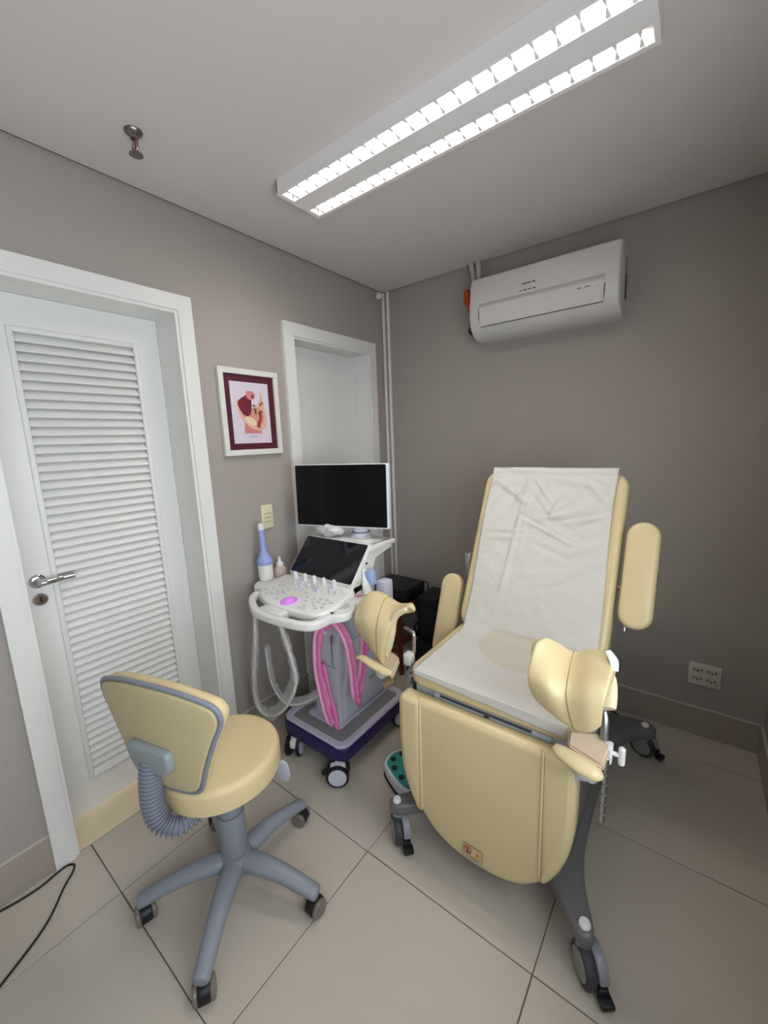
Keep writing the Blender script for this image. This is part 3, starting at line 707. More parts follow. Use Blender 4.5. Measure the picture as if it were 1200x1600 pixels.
g.cyl((1.626, -1.302, .690), (1.624, -1.302, .500), .0065, seg=12, bev=.002)
out('notched_rod', g, STEEL, hR, 'steel rod hanging with ring notches')
g = G()
for k in range(6): g.cyl((1.625, -1.302, .525+.029*k), (1.625, -1.302, .528+.029*k), .0072, seg=12)
out('rod_notch', g, DGREY, hR)
out('lower_knob', G().cyl((1.575, -1.27, .612), (1.600, -1.30, .606), .015, seg=14, bev=.004).box(1.545, 1.565, -1.30, -1.27, .58, .64, .003), mat('knob_grey', '#b9bcc4', .4), hR)
hL = out('rest_holder', G().tube([(.900, -1.13, .775), (.935, -1.14, .775), (.953, -1.15, .768), (.956, -1.155, .70)], .007, 10), CHROME, ec, 'bent chrome bar of the left foot rest')
out('clamp_block', G().box(.925, .957, -1.185, -1.150, .655, .700, .004), WPLAST, hL, 'white clamp block')
g = G().box(.930, .952, -1.15, -1.12, .585, .625, .003).cyl((.925, -1.15, .61), (.960, -1.13, .625), .009, seg=12).box(.905, .935, -1.14, -1.11, .40, .58, .003)
out('lower_clamp', g, STEEL, hL, 'steel lower clamp')
out('adjuster_knob', G().cyl((.842, -1.20, .548), (.880, -1.18, .575), .017, .014, 16, .004), mat('knob_brass', '#a3916a', .4, .4), hL, 'dull brass knob end')

# paper sheet over the chair
def bp(s, t, off=.004):      # point on the backrest front, s across from centre, t up
    return BM @ Vector((s, t, off))
def edge_w(t): return -.250 + .004*math.sin(t*9), .250+.006*math.sin(t*7+1)
prof_rows = []
ncol = 75
def nz(x, y, z=0, s=1.0): return noise.noise(Vector((x*s, y*s, z)))
def crease(x, y):
    v = 0
    for (cx_, cy_, ang, L_, wd, a) in CREASES:
        dx, dy = x-cx_, y-cy_; u = dx*math.cos(ang)+dy*math.sin(ang); q = -dx*math.sin(ang)+dy*math.cos(ang)
        v += a*math.exp(-(q/wd)**2)*math.exp(-(u/L_)**2)
    return v
CREASES = [(-.15+.012*k, .62-.05*(k % 3), .9+.2*(k % 2), .05, .006, .004*(-1)**k) for k in range(6)] + [(-.105, .40, 1.50, .22, .007, .005), (-.085, .38, 1.53, .20, .006, -.004), (.04, .545, 1.2, .06, .006, .007), (-.03, .56, -.9, .05, .006, -.006), (.015, .50, .25, .07, .005, .006),
           (-.16, .43, .05, .07, .005, .007), (.02, .455, -.42, .09, .006, -.009), (.03, .44, -.40, .08, .006, .008), (.09, .60, .7, .08, .006, .006), (.15, .50, .25, .10, .006, .005), (.12, .46, .5, .10, .006, -.005), (.16, .30, .6, .10, .007, .005), (-.02, .62, -.9, .06, .006, .006), (-.20, .56, 1.0, .07, .006, .005), (.20, .66, -.5, .05, .006, .006), (.06, .24, .3, .06, .006, .004)] + [(-.14, .60, -.6, .10, .012, .007), (-.02, .60, .9, .09, .012, .006), (.07, .56, .75, .07, .010, .006), (.05, .48, -.5, .09, .014, -.007), (.10, .52, .3, .10, .012, .006),
           (-.14, .40, .1, .06, .010, .006), (.14, .38, .45, .12, .016, .005), (.06, .36, -.3, .06, .010, -.005), (-.08, .52, 1.5, .12, .014, .006), (.20, .60, -.8, .08, .012, .006), (-.09, .33, 1.4, .10, .015, .004), (.02, .27, .2, .08, .014, .004), (-.20, .66, .9, .06, .012, .006), (.12, .65, -.2, .09, .012, .006)]
rows = []
for i in range(10):          # down the rear, over the top
    a = i/9
    if a < .6: t, z = BL-.08+.115*0+a/.6*.075, -.079
    else:
        b = (a-.6)/.4*PI/2; t, z = BL-.005+.010*math.sin(b), -.079+.083*(1-math.cos(b))*1.0
    rows.append(('b', t, z))
nb = 110
for i in range(1, nb+1):
    t = BL+.003-(BL-.002)*(i/nb); rows.append(('b', t, .006))
V3 = []
for (k, t, z) in rows:
    r = []
    for j in range(ncol):
        u = j/(ncol-1); e0, e1 = edge_w(t); s = e0+(e1-e0)*u
        zz = z
        if z > 0:
            zz = z + .004 + .006*nz(s, t, 1, 7) + .0025*nz(s, t, 4, 20) + .0012*nz(s, t, 6, 55) + 1.7*crease(s, t) + (.006*max(0, (BL-t < .02)))
            zz = max(zz, .0045)
        r.append(BM @ Vector((s, t, zz)))
    V3.append(r)
ns = 60
for i in range(ns+1):        # along the seat and over its front edge
    f = i/ns
    y = -.884 - (1.259-.884)*min(1, f/.88)
    zb_ = .7075
    if f > .88: zb_ -= (f-.88)/.12*.016; y = -1.2605-.002*(f-.88)/.12
    elif f > .80: zb_ -= .004*((f-.80)/.08)**2
    r = []
    for j in range(ncol):
        u = j/(ncol-1)
        x = (1.022+.0*f)+(1.522-1.022)*u
        zz = zb_+ .0015*nz(x, y, 2, 14) + (.004*math.exp(-(f/.05)**2))
        yy = y - (.0 if f < .88 else 0)
        if f > .88: zz -= (f-.88)/.12*(.026*u)
        r.append(Vector((x, yy, max(zz, .7035) if f < .8 else zz)))
    V3.append(r)
g = G()
Vv = [[g.b.verts.new(p) for p in r] for r in V3]
for a, b in zip(Vv, Vv[1:]):
    for j in range(ncol-1): g.b.faces.new((a[j], a[j+1], b[j+1], b[j]))
pm = PAPER.copy(); pm.name = 'paper_over_seat'
nt = pm.node_tree; N = nt.nodes; bs = N['Principled BSDF']
src = bs.inputs['Base Color'].links[0].from_socket
geo = N.new('ShaderNodeTexCoord'); mp = N.new('ShaderNodeMapping'); mp.vector_type = 'POINT'
nt.links.new(geo.outputs['Object'], mp.inputs[0])
mp.inputs['Location'].default_value = (-.035/.18, -.065/.150, 0); mp.inputs['Scale'].default_value = (1/.18, 1/.150, 0)
ln = N.new('ShaderNodeVectorMath'); ln.operation = 'LENGTH'; nt.links.new(mp.outputs[0], ln.inputs[0])
sepz = N.new('ShaderNodeSeparateXYZ'); nt.links.new(geo.outputs['Object'], sepz.inputs[0])
lt = N.new('ShaderNodeMath'); lt.operation = 'LESS_THAN'; lt.inputs[1].default_value = .03; nt.links.new(sepz.outputs['Z'], lt.inputs[0])
mr = N.new('ShaderNodeMapRange'); mr.inputs['From Min'].default_value = 1.02; mr.inputs['From Max'].default_value = .96; nt.links.new(ln.outputs['Value'], mr.inputs['Value'])
mu = N.new('ShaderNodeMath'); mu.operation = 'MULTIPLY'; nt.links.new(mr.outputs[0], mu.inputs[0]); nt.links.new(lt.outputs[0], mu.inputs[1])
mx = N.new('ShaderNodeMix'); mx.data_type = 'RGBA'; nt.links.new(mu.outputs[0], mx.inputs['Factor']); nt.links.new(src, mx.inputs['A']); mx.inputs['B'].default_value = rgb('#cdc7b6')
nt.links.new(mx.outputs['Result'], bs.inputs['Base Color'])
ps = out('paper_sheet', g, pm, None, 'crinkled white paper sheet draped over the cream exam chair', angle=180, loc=(CX, -1.0, .702), cat='paper sheet')
sd = ps.modifiers.new('thick', 'SOLIDIFY'); sd.thickness = .0006; sd.offset = 1

# ------------------------------------------------------------------ stool
SX, SY = .61, -1.75
st = thing('swivel_stool', 'cream vinyl swivel stool with grey five star base and curved backrest', 'stool', (SX, SY, 0))
scx, scy = .582, -1.742
out('seat', G().pad([(scx+.182*math.cos(t*PI/20), scy+.182*math.sin(t*PI/20)) for t in range(40)], .078, plane_z(.442), .022, 5, .006, .006), CREAMS, st, angle=60)
out('seat_plate', G().cyl((scx, scy, .424), (scx, scy, .443), .13, seg=32).box(scx-.06, scx+.06, scy-.05, scy+.05, .40, .43, .006), SGREY, st)
g = G().lathe([(0, .40), (.036, .40), (.040, .36), (.041, .30), (.0405, .298), (.0420, .296), (.044, .22), (.0445, .14), (.0, .14)], Matrix.Translation((SX-.012, SY+.003, 0)), 28)
out('gas_column', g, SGREY, st)
for z in (.298, .366): out('column_joint', G().lathe([(.0405, z-.0012), (.0432, z-.0012), (.0432, z+.0012), (.0405, z+.0012)], Matrix.Translation((SX-.012, SY+.003, 0)), 28), DGREY, st)
hub = out('base_hub', G().lathe([(0, .085), (.05, .085), (.055, .10), (.052, .135), (.046, .15), (0, .152)], Matrix.Translation((SX, SY, 0)), 28), SGREY, st)
RL = .285
lgs = []
for k in range(5):
    a = math.radians(-124+72*k); d = Vector((math.cos(a), math.sin(a), 0)); o = Vector((SX, SY, 0))
    pts = [o+d*.02+Vector((0, 0, .118)), o+d*.09+Vector((0, 0, .122)), o+d*.17+Vector((0, 0, .114)), o+d*.25+Vector((0, 0, .092)), o+d*(RL+.008)+Vector((0, 0, .078)), o+d*(RL+.016)+Vector((0, 0, .076))]
    lg = out('leg', G().tube(pts, [.034, .034, .029, .026, .024, .014], 16, 5, flat=[.95, .8, .8, .8, .8, .7], up=(0, 0, 1)), SGREY, st, angle=60)
    # twin wheel caster
    wa = a + (PI*.62, PI*.12, PI*.40, PI*.6, PI*.5)[k]
    c0 = o+d*RL
    Mc = Matrix.Translation((c0.x, c0.y, 0)) @ Matrix.Rotation(wa, 4, 'Z')     # rolls along local x, axle local y
    g = G().cyl(Mc @ Vector((0, 0, .05)), Mc @ Vector((0, 0, .072)), .009, seg=12)
    pro = [(.030*math.cos(t*PI/14), .004+.028+.030*math.sin(t*PI/14)-.002) for t in range(-2, 17)]
    g.pad(pro, .034, Mc @ Matrix(((1, 0, 0, 0), (0, 0, -1, .017), (0, 1, 0, 0), (0, 0, 0, 1))), .004, 2)
    cs_ = out('caster', g, BLACK, st, 'black twin wheel caster')
    for sy in (-1, 1):
        Mw = Mc @ Matrix.Translation((0, sy*.021, .029)) @ Matrix.Rotation(-sy*PI/2, 4, 'X')
        out('wheel', G().lathe([(0, -.006), (.026, -.006), (.029, -.002), (.029, .004), (.025, .0085), (.012, .010), (0, .010)], Mw, 24), LCAST, cs_, 'smoky translucent wheel')
# backrest
ta = math.radians(16); tv = Vector((math.cos(ta), math.sin(ta), 0)); nv = Vector((math.sin(ta), -math.cos(ta), 0))
bc = Vector((.592, -1.915, .520)); tilt = math.radians(4)
upv = (Vector((0, 0, 1))*math.cos(tilt) + nv*math.sin(tilt)).normalized()
SM = frame(bc, tv, upv)       # local z = tv x upv = outward (nv)
sil = [(-.105, .012), (-.128, .032), (-.158, .11), (-.195, .195), (-.222, .250), (-.222, .285), (-.195, .312), (-.10, .338), (0, .345), (.10, .338), (.195, .312), (.222, .285), (.222, .250), (.195, .195), (.158, .11), (.128, .032), (.105, .012), (.07, .006), (0, .003), (-.07, .006)]
so2 = smooth2(sil, 4)
def bow(x, y, h): return h - .9*(x*x)*.55
out('backrest', G().pad(so2, .042, SM @ Matrix.Translation((0, 0, -.040)), .018, 4, .002, drop=bow), CREAMS, st, angle=60)
out('back_shell', G().pad([(x*.965, .165+(y-.165)*.96) for x, y in so2], .014, SM @ Matrix.Translation((0, 0, .000)), .006, 3, .002, drop=bow), mat('cream_shell', '#c9ba92', .42, var=.03, bump=.06, bscale=20), st, 'cream plastic back shell', angle=60)
out('back_piping', G().tube([SM @ Vector((x*1.0, .165+(y-.165)*1.0, bow(x, y, .004))) for x, y in so2], .0068, 10, 1, smooth=False, closed=True), mat('piping_grey', '#848a97', .4), st, 'grey edge piping')
bk = smooth2([(-.078, .108), (-.080, .075), (-.068, .045), (-.035, .030), (.035, .030), (.068, .045), (.080, .075), (.078, .104), (.055, .114), (-.052, .116)], 4)
bkM = SM @ Matrix.Translation((-.012, .044, .008))
out('back_bracket', G().pad(bk, .030, bkM, .013, 4, .003), BRKT, st, 'grey plastic bracket at the foot of the back', angle=60)
h0 = bkM @ Vector((-.012, .048, .010)); 
hp = [h0+Vector((0, 0, .01)), h0+nv*.012+Vector((0, 0, -.05)), h0+nv*.022-tv*(-.01)+Vector((0, 0, -.12)), h0+nv*.018+tv*.03+Vector((0, 0, -.168)), h0-nv*.005+tv*.065+Vector((0, 0, -.192)), h0-nv*.05+tv*.085+Vector((0, 0, -.185)), h0-nv*.10+tv*.09+Vector((0, 0, -.170))]
P = cr(hp, 60)
# resample evenly, then ripple the radius
ac_ = [0]
for a, b in zip(P, P[1:]): ac_.append(ac_[-1]+(b-a).length)
tot = ac_[-1]; nst = 300; Q = []; i = 0
for k in range(nst+1):
    s = tot*k/nst
    while i < len(ac_)-2 and ac_[i+1] < s: i += 1
    q = (s-ac_[i])/max(1e-9, ac_[i+1]-ac_[i]); Q.append(P[i].lerp(P[i+1], q))
nr = 30
hs = out('corrugated_hose', G().tube(Q, [.0270+.0055*math.cos(2*PI*nr*k/nst) for k in range(nst+1)], 20, 1, smooth=False), HOSE, st, 'ribbed grey hose over the back spring', angle=180)
lv = G().pad(smooth2([(-.016, 0), (.016, 0), (.026, -.045), (.018, -.075), (-.004, -.080), (-.020, -.06)]), .010, frame((.700, -1.600, .428), (.86, .5, 0), (-.42, -.30, .55)), .004, 2)
lv.tube([(.60, -1.70, .425), (.68, -1.62, .425), (.705, -1.603, .424)], .006, 8)
out('height_lever', lv, mat('lever_grey', '#b4b7bf', .4), st, 'pale grey height lever')
# ------------------------------------------------------------------ ultrasound machine
us = thing('ultrasound_machine', 'white ultrasound machine on purple edged wheeled base with large black monitor', 'ultrasound machine', (.41, -1.0, 0))
UX0, UX1, UY0, UY1 = .195, .622, -1.235, -.715
ucx, ucy = (UX0+UX1)/2, (UY0+UY1)/2
base = out('base', G().pad(rrect(UX1-UX0, UY1-UY0, .06, 6, ucx, ucy), .062, plane_z(.092), .008, 3), PURPLE, us, 'deep purple base', angle=60)
out('front_bumper', G().pad(rrect(.33, .05, .02, 4, ucx, UY0+.012), .058, plane_z(.100), .006, 2), PURPLE, base)
g = G()     # pale rim as a frame with open middle
oo = rrect(UX1-UX0-.012, UY1-UY0-.012, .055, 6, ucx, ucy); ii = rrect(UX1-UX0-.082, UY1-UY0-.082, .03, 6, ucx, ucy)
R = [[Vector((x, y, z)) for x, y in o_] for o_, z in ((oo, .150), (oo, .162), ([(ucx+(x-ucx)*.985, ucy+(y-ucy)*.985) for x, y in oo], .166), ([(ucx+(x-ucx)*1.02, ucy+(y-ucy)*1.02) for x, y in ii], .166), (ii, .162), (ii, .1545))]
g.rings(R, False, False)
out('rim', g, mat('rim_lilac', '#c9c4d6', .35), base, 'pale lilac rim', angle=35)
out('tray', G().pad(rrect(UX1-UX0-.076, UY1-UY0-.076, .03, 4, ucx, ucy), .003, plane_z(.1535), .001, 1), TRAYG, base, 'glossy grey tray')
def us_caster(x, y, ang, lock=True):
    Mc = Matrix.Translation((x, y, 0)) @ Matrix.Rotation(ang, 4, 'Z')
    g = G().cyl((x, y, .075), (x, y, .095), .018, seg=14)
    g.box(-.034, .034, -.016, .016, .050, .092, .008, M=Mc)
    c = out('caster', g, WPLAST, us, 'white caster housing')
    for sy in (-1, 1):
        Mw = Mc @ Matrix.Translation((0, sy*.026, .052)) @ Matrix.Rotation(-sy*PI/2, 4, 'X')
        wv = out('wheel', G().lathe([(0, -.008), (.046, -.008), (.051, -.004), (.0515, .005), (.049, .009), (.042, .010), (.042, .008), (0, .009)], Mw, 32), BLACK, c, 'black tyre')
        out('hub_cover', G().lathe([(0, .0088), (.0405, .0088), (.0395, .0110), (0, .0125)], Mw, 32), LILAC, c, 'pale lilac hub disc')
    out('brake_pedal', G().tube([Mc @ Vector((-.02, 0, .068)), Mc @ Vector((-.050, 0, .062)), Mc @ Vector((-.066, 0, .050))], [.012, .011, .013], 10, 4), BLACK, c)
us_caster(.590, -1.238, math.radians(38)); us_caster(.300, -1.235, math.radians(-62)); us_caster(.585, -.775, math.radians(70)); us_caster(.255, -.775, math.radians(20))
# column
g = G(); R = []
for (z, x0, x1, y0, y1) in ((.153, .305, .500, -1.125, -.735), (.168, .305, .500, -1.122, -.735), (.172, .318, .492, -1.108, -.74), (.56, .322, .488, -1.095, -.76), (.64, .34, .47, -1.05, -.78), (.80, .345, .465, -1.03, -.80)):
    R.append([Vector((a, b, z)) for a, b in rrect(x1-x0, y1-y0, .018, 4, (x0+x1)/2, (y0+y1)/2)])
g.rings(R)
colm = out('column', g, LILAC, us, 'pale lilac column', angle=45)
out('plinth', G().pad(rrect(.222, .415, .02, 4, .402, -.932), .012, plane_z(.1565), .003, 2), LILAC, colm)
sp_ = [(-.185, .190), (-.185, .33), (-.155, .41), (-.150, .52), (-.135, .555), (.10, .555), (.145, .50), (.150, .30), (.155, .225), (.13, .190)]
out('side_cover', G().pad([(x, z) for x, z in sp_], .030, frame((.488, -.912, 0), (0, 1, 0), (0, 0, 1)), .010, 3), mat('side_cover_white', '#d6d8e2', .35), colm, 'raised white side cover')
cf = bpy.data.curves.new('side_print', 'FONT'); cf.body = 'Care'; cf.size = .026; cf.extrude = .0004
tm = bpy.data.objects.new('tmp', cf); COL.objects.link(tm)
dg = bpy.context.evaluated_depsgraph_get(); me = bpy.data.meshes.new_from_object(tm.evaluated_get(dg)); bpy.data.objects.remove(tm); bpy.data.curves.remove(cf)
g = G(); g.b.from_mesh(me); bpy.data.meshes.remove(me)
g.b.transform(frame((.5185, -.915, .305), (0, 1, 0), (0, 0, 1)))
out('side_print', g, MARK, colm, 'grey lettering on the side cover')
g = G()
for z in (.44, ): g.box(.335, .475, -1.101, -1.096, z, z+.002)
g.box(.452, .454, -1.102, -1.085, .44, .60)
out('panel_joint', g, mat('joint_grey', '#7c7f8c', .5), colm)
out('cable_hook', G().tube([(.44, -1.06, .66), (.455, -1.13, .655), (.468, -1.165, .655), (.478, -1.185, .672)], .010, 10).box(.455, .500, -1.19, -1.165, .655, .668, .004), WPLAST, colm, 'white cable hook')

# console slab with handle rim
def zc(y): return 0
co = smooth2([(.205, -1.295), (.155, -1.245), (.140, -1.18), (.15, -1.12), (.20, -1.04), (.58, -1.03), (.64, -1.07), (.672, -1.18), (.680, -1.26), (.650, -1.305), (.54, -1.332), (.41, -1.338), (.28, -1.322)], 5)
con = out('console', G().pad(co, .038, plane_z(.790), .012, 3), WPLAST, us, angle=60)
def band(path, wd, h, er, n=6):
    P = cr(path, n); L = len(P); R = []
    for i, q in enumerate(P):
        t = (P[min(i+1, L-1)]-P[max(i-1, 0)]).normalized(); s_ = Vector((-t.y, t.x, 0)); ww = lerp1(wd, i/(L-1))
        R.append([q + s_*x + Vector((0, 0, z)) for x, z in rrect(ww, h, er, 3)])
    return G().rings(R)
path = [(0.178, -1.285, .811), (0.220, -1.340, .811), (0.326, -1.399, .811), (0.411, -1.414, .811), (0.511, -1.409, .811), (0.599, -1.393, .811), (0.641, -1.367, .811), (0.647, -1.315, .811), (0.638, -1.256, .811)]
out('handle_rim', band(path, [.032, .030, .030, .030, .030, .030, .032, .04, .06], .036, .010), WPLAST, con, 'white front handle rim', angle=60)
out('handle_bridge', G().pad(smooth2([(.36, -1.31), (.335, -1.385), (.36, -1.412), (.42, -1.418), (.475, -1.410), (.465, -1.31)], 3), .033, plane_z(.793), .008, 2), WPLAST, con, angle=60)
# keyboard, sloping up to the rear
KM = frame((.405, -1.225, .845), (1, 0, 0), (0, 1, .09))
ko = smooth2([(-.225, .05), (-.212, -.03), (-.175, -.078), (-.09, -.118), (.02, -.130), (.13, -.126), (.210, -.105), (.236, -.05), (.225, .05), (.185, .135), (-.195, .135)], 5)
kb = out('keyboard', G().pad(ko, .030, KM @ Matrix.Translation((0, 0, -.028)), .006, 2), LILACB, con, 'sloping off-white key panel', angle=60)
kt = .002
btn = None
bl = [(.257, -1.213), (.279, -1.205), (.304, -1.261), (.328, -1.251), (.303, -1.290), (.329, -1.280), (.363, -1.314), (.352, -1.265), (.345, -1.230), (.370, -1.214), (.403, -1.208), (.440, -1.213), (.477, -1.243), (.498, -1.272), (.527, -1.305), (.520, -1.325), (.545, -1.325), (.565, -1.285), (.520, -1.240), (.545, -1.228), (.575, -1.225), (.560, -1.255), (.588, -1.300), (.540, -1.270), (.590, -1.255), (.610, -1.235), (.605, -1.280), (.260, -1.250), (.235, -1.275), (.275, -1.300)]
for (x, y) in bl:
    lx, ly = x-.405, (y+1.225)
    if btn is None:
        btn = out('button', G().pad([(.0105*math.cos(t*PI/8), .0062*math.sin(t*PI/8)) for t in range(16)], .0042, frame((0, 0, 0), (1, 0, 0), (0, 1, .09)), .0015, 2), mat('key_grey', '#cbccd0', .4), None)
        btn.parent = kb; o = btn
    else: o = dup(btn, kb, (0, 0, 0))
    o.location = KM @ Vector((lx, ly, kt)) - us.location
kn = None
for (x, y, s) in ((.262, -1.118, 1), (.326, -1.116, 1), (.388, -1.115, 1), (.448, -1.113, 1), (.510, -1.110, 1)):
    if kn is None:
        kn = out('knob', G().lathe([(0, 0), (.0125, 0), (.0115, .012), (.0105, .018), (.0095, .030), (.0065, .034), (0, .035)], frame((0, 0, 0), (1, 0, 0), (0, 1, .09)), 18), TEALB, None); kn.parent = kb; o = kn
    else: o = dup(kn, kb, (0, 0, 0))
    o.location = KM @ Vector((x-.405, y+1.225, kt)) - us.location
tg = None
for (x, y) in ((.318, -1.172), (.352, -1.160), (.368, -1.180), (.404, -1.165), (.440, -1.160), (.462, -1.178), (.484, -1.185), (.536, -1.160), (.566, -1.155)):
    if tg is None:
        tg = out('toggle', G().lathe([(0, 0), (.0105, 0), (.0105, .008), (.007, .012), (.0055, .020), (0, .021)], frame((0, 0, 0), (1, 0, 0), (0, 1, .09)), 14), mat('toggle_grey', '#c9ced9', .4), None); tg.parent = kb; o = tg
    else: o = dup(tg, kb, (0, 0, 0))
    o.location = KM @ Vector((x-.405, y+1.225, kt)) - us.location
tb = out('trackball', G().lathe([(0, .0), (.038, .0), (.036, .004), (.022, .005), (.020, .008), (.012, .013), (0, .015)], KM @ Matrix.Translation((.428-.405, -1.302+1.225, kt)), 28), TRACKM, kb, 'glowing magenta trackball ring')
# touch screen
out('screen_base', G().box(.20, .596, -1.094, -.93, .80, .868, .006), WPLAST, con)
TM = frame((.398, -1.098, .872), (1, 0, 0), (0, .135, .155))
tsc = out('touch_screen', G().pad(rrect(.414, .208, .012, 4, -.005, .104), .020, TM @ Matrix.Translation((0, 0, -.020)), .004, 2), WPLAST, us, 'tilted touch screen with white edge')
out('screen_glass', G().pad(rrect(.402, .198, .008, 4, -.005, .105), .0015, TM, .0005, 1), SCREEN2, tsc, 'dark glossy glass')
g = G().box(.565, .602, -1.10, -.95, .80, .87, .008)
R = []
for x in (.585, .602):
    R.append([Vector((x, a, b)) for a, b in ((-1.09, .83), (-1.085, .870), (-.965, 1.008), (-.80, 1.012), (-.80, .985), (-.925, .96), (-.98, .85))])
g.rings(R)
out('side_arm', g, WPLAST, us, 'white cheek beside the touch screen', angle=30)
out('usb_port', G().box(.6015, .6030, -1.00, -.985, .945, .953).box(.6015, .6030, -1.02, -1.012, .922, .927).box(.6015, .6030, -1.06, -1.055, .875, .879), BLACK, us)
out('shelf', G().pad(rrect(.43, .19, .012, 4, .398, -.872), .022, plane_z(1.000), .005, 2), WPLAST, us, 'white shelf behind the touch screen')
out('shelf_slot', G().box(.585, .592, -.93, -.80, 1.0215, 1.0228), BLACK, us)
out('rear_post', G().box(.33, .47, -.93, -.80, .78, 1.0, .02), LILAC, us)
# monitor
MA = math.radians(16.5)
g = G().lathe([(0, 1.021), (.054, 1.021), (.054, 1.030), (.044, 1.036), (.043, 1.048), (.040, 1.050), (.040, 1.084), (.03, 1.088), (0, 1.088)], Matrix.Translation((.445, -.838, 0)), 28)
ms = out('monitor_stand', g, LILAC, us, 'pale monitor neck')
out('neck_ring', G().lathe([(.0415, 1.049), (.0445, 1.049), (.0445, 1.052), (.0415, 1.052)], Matrix.Translation((.445, -.838, 0)), 28), BLACK, ms)
MO = Vector((.380, -.905, 1.232)); mt = Vector((math.cos(MA), math.sin(MA), 0))
MM = frame(MO, mt, (0, .03, 1))        # local z = out of screen
mon = out('monitor', G().pad(rrect(.505, .312, .010, 4), .032, MM @ Matrix.Translation((0, 0, -.034)), .004, 2), mat('monitor_white', '#e4e5ec', .35), us, 'large monitor in a white shell')
out('screen_bezel', G().pad(rrect(.490, .300, .006, 4, -.004, .002), .003, MM @ Matrix.Translation((0, 0, -.002)), .001, 1), SCREEN, mon, 'black blank screen')
out('monitor_arm', G().box(-.05, .05, -.14, .05, -.075, -.034, .01, M=MM), LILAC, mon)

# probe holders right and left
hr = out('probe_holder', G().pad(smooth2([(.655, -1.290), (.695, -1.265), (.706, -1.225), (.690, -1.180), (.672, -1.160), (.690, -1.130), (.690, -1.07), (.672, -1.015), (.62, -.985), (.58, -1.02), (.58, -1.22)], 4), .034, plane_z(.795), .008, 3), WPLAST, us, 'white scalloped probe holder on the right', angle=60)
out('holder_well', G().cyl((.622, -1.080, .8275), (.622, -1.080, .8300), .020, seg=20), mat('well_rose', '#c98a92', .5), hr, 'rosy empty holder well')
out('holder_well', G().pad(smooth2([(.628, -1.165), (.668, -1.185), (.664, -1.215), (.640, -1.235), (.622, -1.215)], 4), .003, plane_z(.8270), .001, 1), mat('well_grey', '#b9beba', .5), hr, 'grey holder notch')
hl = out('probe_holder', G().pad(smooth2([(.13, -1.25), (.085, -1.235), (.055, -1.19), (.06, -1.13), (.10, -1.095), (.16, -1.10), (.20, -1.20)], 4), .034, plane_z(.792), .008, 3), WPLAST, us, 'white probe holder on the left', angle=60)
out('gel_warmer', G().box(.625, .680, -.965, -.90, .76, .865, .010), LILAC, us, 'pale lilac gel warmer box')

# blue vaginal probe standing in its white cup
vx, vy = .108, -1.155
vp = thing('ultrasound_probe', 'long periwinkle blue probe standing upright in white cup left of console', 'probe', (vx, vy, .827))
VM = Matrix.Translation((vx, vy, 0)) @ Matrix.Rotation(math.radians(-2), 4, 'Y')
out('cup', G().lathe([(0, .827), (.033, .827), (.036, .84), (.037, .917), (.033, .918), (0, .917)], VM, 24), mat('cup_white', '#e9e8df', .4), vp, 'white cup')
out('handle', G().lathe([(0, .905), (.036, .905), (.041, .918), (.039, .932), (.027, .952), (.019, .97), (.0155, .99), (.0145, 1.05), (.0150, 1.088), (0, 1.088)], VM, 24), BLUEP, vp, 'periwinkle handle')
out('tip', G().lathe([(.0152, 1.082), (.0165, 1.092), (.0160, 1.105), (.011, 1.114), (0, 1.117)], VM, 20), WPLAST, vp, 'white tip')
clr = [(.20, -1.32, .775), (.175, -1.315, .60), (.118, -1.305, .40), (.100, -1.30, .28), (.130, -1.30, .212), (.22, -1.30, .212), (.335, -1.30, .30), (.424, -1.30, .45), (.412, -1.30, .56), (.365, -1.30, .68), (.345, -1.31, .775)]
clr2 = [(.155, -1.25, .52), (.125, -1.22, .34), (.14, -1.20, .245), (.20, -1.19, .205), (.30, -1.17, .235), (.40, -1.13, .305), (.42, -1.05, .33)]
def wob(pts, n, rad, seed, rvar=.35):
    P = cr(pts, n); rnd = random.Random(seed)
    return P, [rad*(1+rvar*noise.noise(Vector((i*.33, seed, 0)))+.18*rnd.uniform(-1, 1)) for i in range(len(P))]
cab = out('cable', G().tube(clr, .0075, 10, 10).tube(clr2, .0065, 10, 10), CABLEW, vp, 'white cable hanging in a loop')
P1, r1 = wob([Vector(p)+Vector((-.012, .01, 0)) for p in clr[:6]] + [Vector(p)+Vector((-.020, .01, .014)) for p in clr[6:]], 8, .031, 3)
P2, r2 = wob([Vector(p)+Vector((0, .012, .008)) for p in clr2], 8, .025, 8)
out('clear_sleeve', G().tube(P1, r1, 12, 1, flat=.5, up=(.4, 1, 0), smooth=False).tube(P2, r2, 12, 1, flat=.5, up=(.4, 1, 0), smooth=False), CLEAR, cab, 'crinkled clear plastic sleeve', angle=180)

# probe in the right holder with its pink sleeved cable
lp_ = thing('ultrasound_probe', 'light blue and white curved probe in right holder beside touch screen', 'probe', (.660, -1.00, .83))
LM = Matrix.Translation((.640, -1.020, .83)) @ Matrix.Rotation(math.radians(-10), 4, 'Y')
out('body', G().tube([LM @ Vector((.012, -.030, .000)), LM @ Vector((.0, -.02, .035)), LM @ Vector((-.012, -.005, .07)), LM @ Vector((-.012, .0, .105))], [.022, .018, .012, .010], 14, 6, flat=.8), WPLAST, lp_, 'white body')
out('head', G().box(-.008, .030, -.012, .030, .030, .100, .010, M=LM), LBLUE, lp_, 'light blue head')
pk1 = [(.56, -1.20, .775), (.515, -1.225, .72), (.482, -1.225, .64), (.468, -1.22, .50), (.482, -1.215, .38), (.500, -1.205, .27), (.512, -1.195, .232), (.524, -1.19, .25), (.500, -1.20, .40), (.478, -1.205, .52)]
